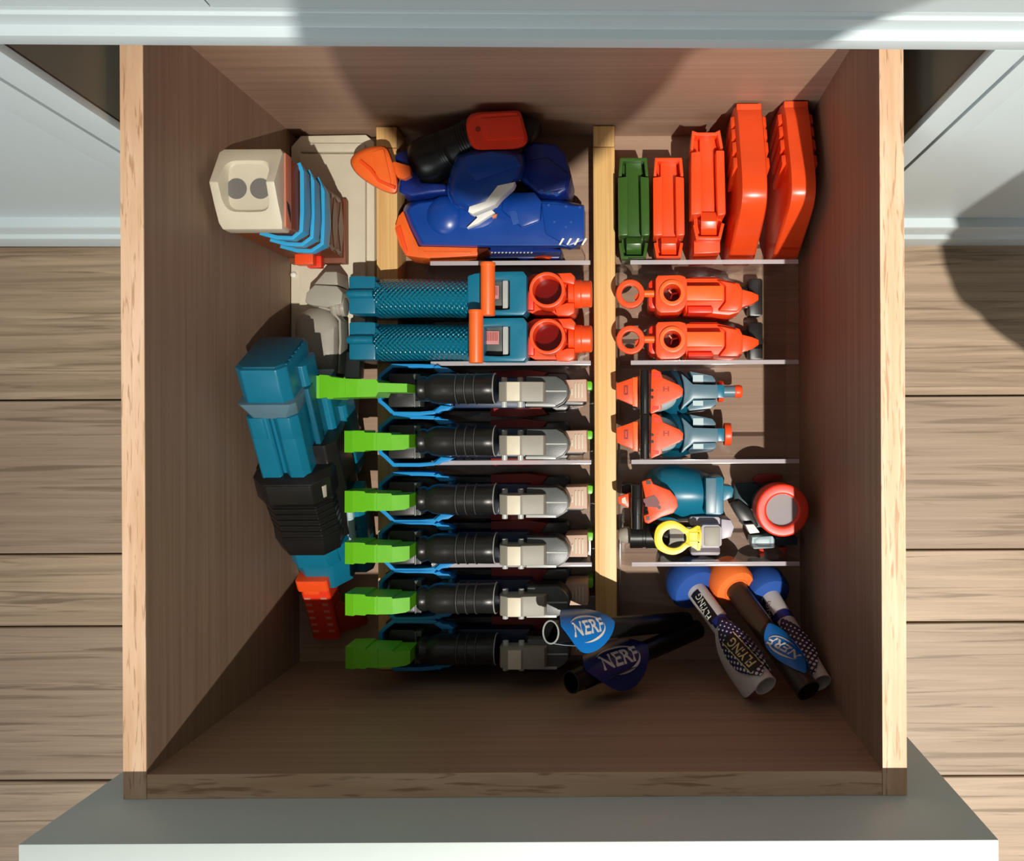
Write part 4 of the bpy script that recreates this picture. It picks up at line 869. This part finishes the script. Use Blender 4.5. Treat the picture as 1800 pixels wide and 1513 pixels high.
straight_mag('medium orange dart magazine between the shortest and the two curved ones', 'mag_orange', dict(box=(1217, 1268, 232, 452),
    floor=[Y5(735, 310), Y5(920, 310), Y5(925, 1160), Y5(735, 1170)], bracket=[Y5(722, 420), Y5(732, 298), Y5(760, 308), Y5(890, 308), Y5(915, 295), Y5(935, 410)],
    plates=[[Y5(715, 440), Y5(788, 430), Y5(795, 880), Y5(715, 890)], [Y5(893, 425), Y5(955, 425), Y5(966, 885), Y5(905, 895)]],
    channel=[Y5(775, 330), Y5(882, 330), Y5(890, 900), Y5(790, 900)], block=(*Y5(785, 870), *Y5(900, 1045)), cup=[Y5(740, 960), Y5(760, 1055), Y5(920, 1055), Y5(945, 950)],
    base=[(1222, 1269, 380, .070, .010), (1222, 1268, 419, .069, .006), (1219, 1262, 437, .055, .003), (1213, 1254, 453, .034, .002)]), .088)
def curved_mag(lab, x0, x1, dy):
    t = thing('dart_magazine', lab, 'magazine', ((x0+x1)/2, .22, .001), 'dart magazines along the back')
    top_ = [(.289, .094), (.2755, .104), (.244, .117), (.2124, .129), (.1933, .127), (.182, .108), (.172, .082), (.158, .045)]
    bot_ = [(.291, .030), (.268, .020), (.240, .010), (.212, .002), (.196, .001), (.182, .001), (.168, .001), (.1585, .001)]
    top_ = smoothpts(top_, 3, False); bot_ = smoothpts(bot_, 3, False)
    bm = B(); k = .002
    rings = []
    for (ya, za), (yb, zb) in zip(top_, bot_):
        ya += dy; yb += dy
        rings.append([Vector((x0+k, ya, za)), Vector((x1-k, ya, za)), Vector((x1, ya+(yb-ya)*.08, za+(zb-za)*.08)), Vector((x1, yb, zb)), Vector((x0, yb, zb)), Vector((x0, ya+(yb-ya)*.08, za+(zb-za)*.08))])
    loft(bm, rings); bd = part('shell', bm, 'mag_orange', t, bev=.0007, ang=25)
    bm = B(); ya, za = top_[0]; wbox(bm, x0+.0015, x1-.0015, ya+dy-.012, ya+dy+.0012, .05, za+.004); part('end_cap', bm, 'mag_orange', t, bev=.0012)
    for s, xs_ in ((-1, x0), (1, x1)):
        for j, (ya, za) in enumerate(((.270, .098), (.257, .103), (.243, .109), (.227, .115))):
            bm = B(); a = [(ya+.010, za-.004), (ya, za), (ya-.010, za-.045), (ya-.004, za-.052)]
            xa, xb = xs_, xs_+s*.0034
            loft(bm, [[Vector((xa, y+dy, z)) for y, z in a], [Vector((xb, y+dy-.0005, z-.0015)) for y, z in a]]); part('grip_ridge', bm, 'mag_orange', bd, bev=.0006)
    return t
curved_mag('curved orange dart magazine standing fourth from the bamboo divider', .1017, .1275, 0)
curved_mag('curved orange dart magazine standing against the right drawer wall, half in shade', .1453, .1705, .002)
# ---------------------------------------------------------------- paper rockets
def perp_to_cam(p, d):
    v = Vector((0, 0, CH))-p; v -= d*v.dot(d); return v.normalized()
class Petal:                                       # paper fin: a leaf-shaped sheet bent around the tube
    def __init__(s, T, d, n, u0, u1, hw, R, r, side=0.0, peak=.5, lift=.0006, vo=0.0):
        s.T, s.d = T, d; s.n = Matrix.Rotation(side, 3, d) @ n; s.e = d.cross(s.n).normalized(); s.u0, s.u1, s.hw, s.R, s.r, s.peak, s.lift = u0, u1, hw, R, r, peak, lift
        s.vo = -vo if s.e.dot(n) > 0 else vo
    def at(s, u, v, h=0):                          # v: arc length across the sheet
        a = v/s.R; c = s.T+s.d*u+s.n*(s.r+s.lift-s.R)
        return c+(s.n*math.cos(a)+s.e*math.sin(a))*(s.R+h)
    def width(s, q):
        p = q/s.peak*.5 if q < s.peak else .5+(q-s.peak)/(1-s.peak)*.5
        return s.hw*math.sin(math.pi*p)**.75
    def build(s, name, mat, parent):
        bm = B(); uvl = bm.loops.layers.uv.new('UVMap'); A = []; nu, nv = 22, 12; uvs = {}
        for lay in (0, -.0005):
            g = []
            for i in range(nu+1):
                q = i/nu; w_ = max(s.width(q), .0012); row = []
                for j in range(nv+1):
                    v = (j/nv*2-1)*w_+s.vo*w_/s.hw; vt = bm.verts.new(s.at(s.u0+(s.u1-s.u0)*q, v, lay)); uvs[vt] = ((s.u1-s.u0)*q, v); row.append(vt)
                g.append(row)
            A.append(g)
        for g in A:
            for i in range(nu):
                for j in range(nv): bm.faces.new((g[i][j], g[i+1][j], g[i+1][j+1], g[i][j+1]))
        a, b = A
        for i in range(nu):
            for j in (0, nv): bm.faces.new((a[i][j], a[i+1][j], b[i+1][j], b[i][j]))
        for j in range(nv):
            for i in (0, nu): bm.faces.new((a[i][j], a[i][j+1], b[i][j+1], b[i][j]))
        for f in bm.faces:
            for l in f.loops: l[uvl].uv = uvs[l.vert]
        return part(name, bm, mat, parent, ang=60)
    def writer(s, px0, px1, uc, vc):              # maps text x/y to the sheet, reading along the photo direction px0 -> px1
        dw = Vector((px1[0]-px0[0], px0[1]-px1[1], 0)).normalized()
        a = dw.dot(s.d)/max(.25, math.hypot(s.d.x, s.d.y)); b = dw.dot(s.e); k = math.hypot(a, b); a, b = a/k, b/k
        # letter-up is the text direction turned left as seen from outside
        sg = 1 if s.d.cross(s.e).dot(s.n) > 0 else -1
        ua, ub = -b*sg, a*sg
        return lambda x, y, h=.00035: s.at(uc+x*a+y*ua, vc+x*b+y*ub, h)
def logo(pet, parent, px0, px1, uc, vc, size, mat='print_white'):
    f = pet.writer(px0, px1, uc, vc)
    bm = B(); letter(bm, 'NERF', f, size, .035, .18, .95); lt = part('lettering', bm, mat, parent)
    bm = B(); n = 40; w_, h_ = size*1.75, size*1.0
    for a0, a1 in ((.10*math.pi, .80*math.pi), (-.62*math.pi, .04*math.pi)):
        o_ = []; i_ = []
        for k in range(n):
            a = a0+(a1-a0)*k/(n-1); th = .17*math.sin(math.pi*k/(n-1))+.015
            o_.append(bm.verts.new(f(math.cos(a)*w_, math.sin(a)*h_+.0))); i_.append(bm.verts.new(f(math.cos(a)*w_*(1-th*.55), math.sin(a)*h_*(1-th))))
        for k in range(n-1): bm.faces.new((o_[k], o_[k+1], i_[k+1], i_[k]))
    part('logo_ring', bm, mat, parent)
def rocket(lab, T, Nn, r, tubemat, innermat, foam, foam_r, grp, loc=None):
    T = Vector(T); Nn = Vector(Nn); d = (Nn-T).normalized(); L = (Nn-T).length; n = perp_to_cam(T, d)
    base = min((T, Nn), key=lambda p: p.z)
    t = thing('paper_rocket', lab, 'toy rocket', (base.x, base.y, max(.0, base.z-.02)), grp)
    bm = B(); hollow(bm, T, Nn, r, r-.0007, 40); tb = part('tube', bm, tubemat, t, ang=60)
    bm = B(); hollow(bm, T-d*.0003, T+d*.0004, r+.0003, r-.0009, 40); part('tube_rim', bm, innermat, tb)
    bm = B(); q = T+d*(L*.55); cyl(bm, q, q+d*.002, r-.0008, n=30); part('tube_stop', bm, 'tube_black' if tubemat != 'paper_white' else 'paper_white', tb)
    if foam:
        bm = B(); lathe(bm, Nn-d*.012, d, [(0, r+.002), (.0, foam_r*.55), (.002, foam_r*.9), (.006, foam_r), (.020, foam_r*.98), (.030, foam_r*.8), (.036, foam_r*.5), (.038, foam_r*.12)], n=34); part('foam_nose', bm, foam, t)
    return t, T, d, n, L
G1 = 'paper rockets leaning in the front right corner'
# white rocket with dotted fin
t, T, d, n, L = rocket('white rocket with dotted fin reading FLYING and blue foam nose', W(1346, 1207, .150), W(1215, 1028, .045), .0098, 'paper_white', 'paper_white', 'foam_blue', .0245, G1)
p = Petal(T, d, n, .004, .074, .0190, .0155, .0098, .20, .45, .0016); fin = p.build('fin', 'dotted_print', t)
f = p.writer((1330, 1190), (1283, 1118), .033, -.002)
bm = B(); k = .0088
for q in ([(-.0225, -.0062), (.0225, -.0062), (.0225, .0062), (-.0225, .0062)],):
    g_ = [[bm.verts.new(f(-.0215+.043*i/14, -.0062+.0124*j/8, .00025)) for i in range(15)] for j in range(9)]
    for j in range(8):
        for i in range(14): bm.faces.new((g_[j][i], g_[j][i+1], g_[j+1][i+1], g_[j+1][i]))
plate = part('name_plate', bm, 'print_black', fin)
bm = B(); letter(bm, 'FLYING', lambda x, y: f(x, y, .0008), .0086, .02, 0, .86); part('lettering', bm, 'print_yellow', fin)
bm = B()
for y0, y1 in ((-.0072, -.0064), (.0064, .0072)):
    c_ = [bm.verts.new(f(-.022+.044*i/10, y, .0006)) for y in (y0, y1) for i in range(11)]
    for i in range(10): bm.faces.new((c_[i], c_[i+1], c_[12+i], c_[11+i]))
part('name_border', bm, 'print_yellow', fin)
p2_ = Petal(T, d, n, .000, .070, .0205, .060, .0098, -.85, .45, .0004, .0200); p2_.build('fin', 'paper_white', t)
p3_ = Petal(T, d, n, .004, .066, .020, .0175, .0098, 2.2, .45); p3_.build('fin', 'dotted_print', t)
pb = Petal(T, d, n, L-.058, L-.018, .006, .0101, .0098, -.30, .5, .0003); pb.width = lambda q: .0052
bd_ = pb.build('name_band', 'print_black', t); f2 = pb.writer((1250, 1082), (1210, 1032), L-.038, 0)
bm = B(); letter(bm, 'FLYING', lambda x, y: f2(x, y, .0005), .0070, .01, 0, .92); part('lettering', bm, 'print_white', bd_)
pc = Petal(T, d, n, .0715, .080, .012, .0101, .0098, .5, .5, .0004); pc.width = lambda q: .012
cf = pc.build('collar', 'paper_navy', t)
t.location.y += .0012
# rear white rocket
t, T, d, n, L = rocket('white rocket with dotted fin farthest to the right, behind the blue-finned one', W(1445, 1200, .135), W(1348, 1036, .042), .0098, 'paper_white', 'paper_white', 'foam_blue', .0225, G1)
p = Petal(T, d, n, .004, .070, .0150, .0150, .0098, -.1, .45, .0010); p.build('fin', 'dotted_print', t)
pc = Petal(T, d, n, .0715, .080, .012, .0101, .0098, .3, .5, .0004); pc.width = lambda q: .012; pc.build('collar', 'paper_navy', t)
pb = Petal(T, d, n, L-.054, L-.014, .006, .0101, .0098, -1.15, .5, .0003); pb.width = lambda q: .0048
bd_ = pb.build('name_band', 'print_black', t); f2 = pb.writer((1370, 1085), (1345, 1035), L-.034, 0)
bm = B(); letter(bm, 'FLYING', lambda x, y: f2(x, y, .0005), .0066, .01, 0, .92); part('lettering', bm, 'print_white', bd_)
t.location.x -= .0012
# dark rocket with blue logo fin
t, T, d, n, L = rocket('dark tube rocket with blue logo fin and orange foam nose', W(1421, 1214, .158), W(1284, 1022, .050), .0104, 'tube_brown', 'tube_black', 'foam_orange', .0215, G1)
p = Petal(T, d, n, .010, .070, .0155, .022, .0104, .62, .62, .0010); fin = p.build('fin', 'paper_blue', t); logo(p, fin, (1398, 1160), (1362, 1118), .040, -.001, .0098)
p = Petal(T, d, n, .010, .066, .016, .022, .0104, 2.6, .5, .0010); p.build('fin', 'paper_blue', t)
# two dark rockets lying to the left
G2 = 'dark paper rockets lying by the drawer front'
t, T, d, n, L = rocket('black tube rocket with bright blue logo fin, upper of two lying left', W(968, 1111, .165), W(1205, 1092, .028), .0096, 'tube_black', 'silver', None, 0, G2)
p = Petal(T, d, n, .004, .070, .026, .026, .0096, -.50, .45, .0008); fin = p.build('fin', 'paper_blue', t)
logo(p, fin, (1002, 1150), (1074, 1102), .034, .004, .0125)
p = Petal(T, d, n, .006, .072, .0125, .060, .0096, 2.05, .5, .0008); fin = p.build('fin', 'sky_grey', t); logo(p, fin, (1000, 1090), (1060, 1080), .034, 0, .0075)
t, T, d, n, L = rocket('black tube rocket with navy logo fin, lower of two lying left', W(1004, 1199, .150), W(1225, 1106, .022), .0096, 'tube_black', 'charcoal', None, 0, G2)
p = Petal(T, d, n, .012, .092, .031, .034, .0096, -.45, .5, .0008); fin = p.build('fin', 'paper_navy', t)
logo(p, fin, (1060, 1200), (1112, 1155), .052, .002, .0145)
p = Petal(T, d, n, .012, .084, .018, .060, .0096, 1.65, .5, .0008); fin = p.build('fin', 'charcoal', t); logo(p, fin, (1020, 1160), (1080, 1145), .042, 0, .010, 'gunmetal')
# ---------------------------------------------------------------- the photographer, standing right of the drawer outside the picture (casts the head-and-arms shadow on the back wall)
for n_, h_ in (('skin', '#c99579'), ('sweater', '#6f7681'), ('trousers', '#3c4656'), ('hair', '#3a2a20'), ('shoe', '#d9d7d0'), ('phone_black', '#1c1c1e'), ('eye', '#2a1c16'), ('lips', '#a8604f')): plastic(n_, h_, .55 if n_ != 'phone_black' else .2)
def skinned(name, joints, bones, mat, parent, root, sub=2, loc=(0, 0, 0)):
    keys = list(joints); me = bpy.data.meshes.new(name)
    me.from_pydata([Vector(joints[k][0])-Vector(loc) for k in keys], [(keys.index(a), keys.index(b)) for a, b in bones], [])
    o = bpy.data.objects.new(name, me); COL.objects.link(o)
    sk = o.modifiers.new('skin', 'SKIN'); sk.use_smooth_shade = True
    o.modifiers.new('sub', 'SUBSURF').levels = sub
    for i, k in enumerate(keys):
        r = joints[k][1]; v = me.skin_vertices[0].data[i]; v.radius = (r, r) if not hasattr(r, '__len__') else r; v.use_root = (k == root)
    m2 = bpy.data.meshes.new_from_object(o.evaluated_get(bpy.context.evaluated_depsgraph_get()))
    bpy.data.objects.remove(o); m2.name = name; m2.materials.clear(); m2.materials.append(MATS[mat])
    for p in m2.polygons: p.use_smooth = True
    q = bpy.data.objects.new(name, m2); COL.objects.link(q)
    if parent is not None: q.parent = parent
    else: q.location = loc
    ORG[q] = Vector(loc); return q
PL = (.62, -.05, ZF)
ps = thing('person', 'person in grey sweater leaning in from the right to photograph the drawer', 'person', PL)
J = dict(pelvis=((.48, -.095, .82), .10), waist=((.485, -.03, .94), .10), chest=((.42, .04, 1.13), .112), neckb=((.31, .005, 1.215), .052), neck=((.245, -.050, 1.215), .048), jaw=((.185, -.110, 1.165), .062), skull=((.115, -.165, 1.155), .085), crown=((.075, -.195, 1.165), .06),
    ls=((.36, -.060, 1.205), .052), le=((.262, .005, 1.00), .040), lw=((.140, -.045, .935), .027), rs=((.42, .165, 1.205), .055), re=((.33, .170, .985), .040), rw=((.165, .055, .93), .027),
    lh=((.475, -.140, .75), .085), lk=((.605, -.080, .37), .058), la=((.70, -.080, .01), .040), lt=((.60, -.085, -.035), .028), rh=((.545, .020, .74), .085), rk=((.63, .070, .37), .058), ra=((.72, .080, .01), .040), rt=((.62, .085, -.035), .028))
bones = [('pelvis', 'waist'), ('waist', 'chest'), ('chest', 'neckb'), ('neckb', 'neck'), ('neck', 'jaw'), ('jaw', 'skull'), ('skull', 'crown'), ('chest', 'ls'), ('ls', 'le'), ('le', 'lw'), ('chest', 'rs'), ('rs', 're'), ('re', 'rw'), ('pelvis', 'lh'), ('lh', 'lk'), ('lk', 'la'), ('la', 'lt'), ('pelvis', 'rh'), ('rh', 'rk'), ('rk', 'ra'), ('ra', 'rt')]
for s, w_, y0 in (('l', 'lw', -.052), ('r', 'rw', .048)):     # palms, fingers curled under the phone's long edges, thumbs beside them
    sg = -1 if s == 'l' else 1
    J[s+'p'] = ((.100, y0+sg*.004, .918), .024); bones.append((w_, s+'p'))
    for i, (dx, ln) in enumerate(((.022, .85), (.003, 1.0), (-.016, .95), (-.033, .75))):
        a = (.088+dx*.9, y0-sg*.001, .914); b = (.085+dx, y0-sg*.010*ln, .899); c = (.083+dx, y0-sg*.026*ln, .893)
        for k, q in enumerate((a, b, c)): J['%sf%d%d' % (s, i, k)] = (q, (.0095, .0085, .007)[k])
        bones += [(s+'p', '%sf%d0' % (s, i)), ('%sf%d0' % (s, i), '%sf%d1' % (s, i)), ('%sf%d1' % (s, i), '%sf%d2' % (s, i))]
    J[s+'t0'] = ((.112, y0-sg*.012, .925), .0105); J[s+'t1'] = ((.098, y0-sg*.030, .922), .0085); bones += [(s+'p', s+'t0'), (s+'t0', s+'t1')]
skinned('body', J, bones, 'skin', ps, 'pelvis', 2, PL)
def grow(keys, f, extra={}):
    d = {k: (J[k][0], J[k][1]*f+.006) for k in keys}; d.update(extra); return d
kk = ('pelvis', 'waist', 'chest', 'neckb', 'ls', 'le', 'lw', 'rs', 're', 'rw')
skinned('sweater', grow(kk, 1.08), [b for b in bones if b[0] in kk and b[1] in kk], 'sweater', ps, 'pelvis', 2, PL)
kk = ('waist', 'pelvis', 'lh', 'lk', 'la', 'rh', 'rk', 'ra')
skinned('trousers', grow(kk, 1.06), [b for b in bones if b[0] in kk and b[1] in kk], 'trousers', ps, 'pelvis', 2, PL)
for s in 'lr':
    a, b = Vector(J[s+'a'][0]), Vector(J[s+'t'][0]); bm = B(); ym = (a.y+b.y)/2
    loft(bm, [[Vector((x, ym+yy*wd, z)) for yy in (-1, -.6, .6, 1)]+[Vector((x, ym+yy*wd, z1)) for yy in (.8, -.8)] for x, wd, z, z1 in ((a.x+.04, .030, ZF+.001, -.005), (a.x, .036, ZF+.001, .005), (a.x-.06, .042, ZF+.001, -.02), (a.x-.11, .044, ZF+.001, -.03), (a.x-.145, .032, ZF+.001, -.042))]); part('shoe', bm, 'shoe', ps, bev=.006, seg=3)
hd = Vector((.115, -.165, 1.155)); fd = Vector((-.35, .25, -.9)).normalized()
bm = B(); ball(bm, hd-fd*.022+Vector((.0, 0, .012)), (.098, .102, .082)); ball(bm, hd+Vector((.055, .045, .075)), (.04, .04, .035)); part('hair', bm, 'hair', ps)
ex = Vector((0, 0, 1)).cross(fd).normalized(); ey = fd.cross(ex).normalized()
for sx in (-1, 1):
    bm = B(); ball(bm, hd+fd*.079+ex*.030*sx+ey*.004, .010, n=12, m=8); part('eye', bm, 'eye', ps)
    bm = B(); ball(bm, hd+ex*.086*sx+fd*.01, (.010, .018, .022), n=12, m=8); part('ear', bm, 'skin', ps)
bm = B(); ball(bm, hd+fd*.088-ey*.014, (.011, .013, .018), n=12, m=8); part('nose', bm, 'skin', ps)
bm = B(); ball(bm, hd+fd*.074-ey*.040, (.020, .010, .008), n=12, m=8); part('mouth', bm, 'lips', ps)
bm = B(); wbox(bm, -.020, .140, -.038, .038, .900, .908); ph = part('phone', bm, 'phone_black', None, bev=.003, loc=(.06, 0, .9)); tag(ph, 'black phone held flat in both hands above the drawer', 'phone')
